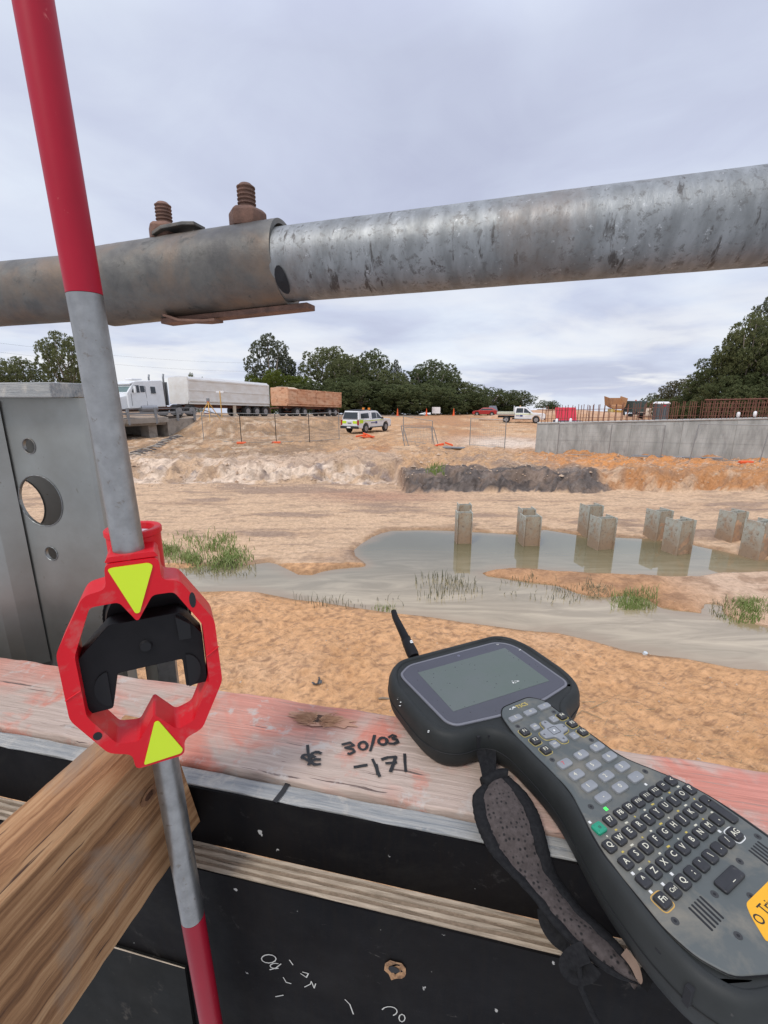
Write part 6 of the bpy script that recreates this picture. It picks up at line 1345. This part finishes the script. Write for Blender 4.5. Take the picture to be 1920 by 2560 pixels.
# strap: two edge lines read as (u, v, distance) and lofted
k5 = lambda x, y: (1100+x/2.765, 1800+y/2.765)
ZS = lambda z: ('z', z)
Lp = [(300, 440, ZS(-.372)), (232, 520, ZS(-.374)), (236, 640, ZS(-.377)), (262, 740, ZS(-.379)), (300, 830, .333), (360, 930, .325), (480, 1060, .314), (640, 1230, .300), (720, 1340, .292), (860, 1500, .280), (1010, 1640, .270), (1200, 1770, .262), (1370, 1830, .258)]
Rp = [(470, 385, ZS(-.370)), (590, 500, ZS(-.372)), (665, 620, ZS(-.375)), (700, 710, ZS(-.378)), (725, 800, ZS(-.380)), (760, 940, .336), (800, 1060, .328), (880, 1180, .316), (985, 1310, .304), (1120, 1430, .292), (1230, 1540, .280), (1310, 1650, .270), (1385, 1800, .262)]
strap = thing('hand_strap', 'black edged brown mesh hand strap hanging from the survey controller', 'hand strap', tuple(onN(*k5(400, 600), .37)))
def strap_build():
    n = len(Lp); rows = []; m_ = 12
    g5_ = lambda x, y, d: onz(*k5(x, y), d[1]) if isinstance(d, tuple) else onN(*k5(x, y), d)
    Lw = [g5_(*p) for p in Lp]; Rw = [g5_(*p) for p in Rp]
    def cr_(P, t):
        i = min(int(t), len(P)-2); f = t-i; p0, p1, p2, p3 = P[max(i-1, 0)], P[i], P[i+1], P[min(i+2, len(P)-1)]
        return .5*((2*p1)+(p2-p0)*f+(2*p0-5*p1+4*p2-p3)*f*f+(3*p1-p0-3*p2+p3)*f**3)
    steps = 60; grid = []; Le = []; Re = []
    for s in range(steps+1):
        t = s/steps*(n-1); a, b = cr_(Lw, t), cr_(Rw, t); Le.append(a); Re.append(b)
        c = (a+b)/2; nrm = -c.normalized(); w = (b-a).length
        grid.append([a.lerp(b, .10+.80*j/m_) + nrm*(.006*math.sin(PI*(j/m_)) + .0008*math.sin(s*1.1+j)) for j in range(m_+1)])
    V = [p for r_ in grid for p in r_]; F = []
    for s in range(steps):
        for j in range(m_): k = s*(m_+1)+j; F.append((k, k+1, k+m_+2, k+m_+1))
    b = MB(); b.add(V, F); o = b.obj('mesh_pad', M_mesh, strap, smooth=True); md = o.modifiers.new('thick', 'SOLIDIFY'); md.thickness = .006; md.offset = -1
    # bound edge: flat wide piping
    def piping(E, O, nm):
        b = MB(); rings = []
        for s in range(steps+1):
            w = (O[s]-E[s]); q = E[s]; d = w.normalized(); nr = -q.normalized(); wid = min(.0105, w.length*.24); ru = 1+.05*math.sin(s*2.7)
            ring = []
            for k in range(10):
                a = 2*PI*k/10; ring.append(q + d*(wid*.55+wid*.62*ru*math.cos(a)) + nr*(.0035*math.sin(a)+.0005) )
            rings.append(ring)
        b.loft(rings); b.obj(nm, M_strap, strap, smooth=True)
    piping(Le, Re, 'bound_edge'); piping(Re, Le, 'bound_edge')
    b = MB(); top = [Le[0].lerp(Re[0], k/8) + (Le[0]-Le[4]).normalized()*.006*math.sin(PI*k/8) for k in range(9)]; b.tube(top, .0062, 8); b.obj('end_binding', M_strap, strap, smooth=True)
    return Le, Re
Le, Re = strap_build()
def ribbon(P, w, m_, nm, th=.0016):
    n0 = len(P); Q = []; Wd = []
    for i in range((n0-1)*6+1):
        t = i/6; k = min(int(t), n0-2); f = t-k; p0, p1, p2, p3 = P[max(k-1, 0)], P[k], P[k+1], P[min(k+2, n0-1)]
        Q.append(.5*((2*p1)+(p2-p0)*f+(2*p0-5*p1+4*p2-p3)*f*f+(3*p1-p0-3*p2+p3)*f**3)); Wd.append((w[k]*(1-f)+w[k+1]*f) if isinstance(w, list) else w)
    P, w = Q, Wd
    b = MB(); rings = []
    for i, p in enumerate(P):
        d = (P[min(i+1, len(P)-1)]-P[max(i-1, 0)]).normalized(); v = -p.normalized(); s = d.cross(v).normalized(); ww = w[i] if isinstance(w, list) else w
        rings.append([p+s*ww/2+v*th/2, p-s*ww/2+v*th/2, p-s*ww/2-v*th/2, p+s*ww/2-v*th/2])
    b.loft(rings); return b.obj(nm, m_, strap, smooth=False)
g = lambda x, y, d: onN(*k5(x, y), d)
gzz = lambda x, y, z: onz(*k5(x, y), z)
ribbon([gzz(262, 125, -.362), gzz(285, 220, -.368), gzz(310, 320, -.372), gzz(335, 430, -.370)], .010, M_strap, 'webbing')
ribbon([gzz(320, 105, -.360), gzz(350, 210, -.367), gzz(350, 310, -.371), gzz(345, 420, -.370)], .011, M_strap, 'webbing')
ribbon([g(1385, 1805, .262), g(1440, 1720, .270), g(1480, 1600, .285), g(1535, 1510, .300)], .007, M_strap, 'webbing')
ribbon([g(1410, 1400, .315), g(1440, 1560, .295), g(1470, 1680, .275), g(1400, 1850, .258)], .007, M_strap, 'webbing')
ribbon([g(900, 1560, .280), g(860, 1545, .284), g(790, 1490, .288), g(735, 1400, .294), g(720, 1310, .298)], .011, M_strap, 'webbing')
ribbon([g(1010, 1600, .268), g(925, 1640, .266), g(880, 1705, .265), g(935, 1755, .264), g(1020, 1740, .264), g(1060, 1690, .264)], .012, M_strap, 'webbing', .004)
b = MB(); b.tube([g(960, 1700, .262), g(975, 1850, .262), g(1040, 2000, .260), g(1100, 2120, .256), g(1200, 2400, .25)], .0022, 8); b.obj('hanging_cord', M_strap, strap, smooth=True)
ribbon([g(1270, 1600, .266), g(1340, 1690, .262), g(1378, 1790, .256), g(1372, 1812, .256)], [.006, .006, .004, .002], M_leather, 'worn_lining', .003)
for x, y in ((-38, -84), (-62, -76)): pass
for (x, y, z) in ((-52, -82, -12), (-64, -79, -12), (-71.5, -287, -14), (-73.5, -308, -14)):
    m = MB(); m.box(DP(x, y, z), (.004, .004, .014), (DX, DY, ZV)); m.obj('strap_slot', M_hole, ctl)
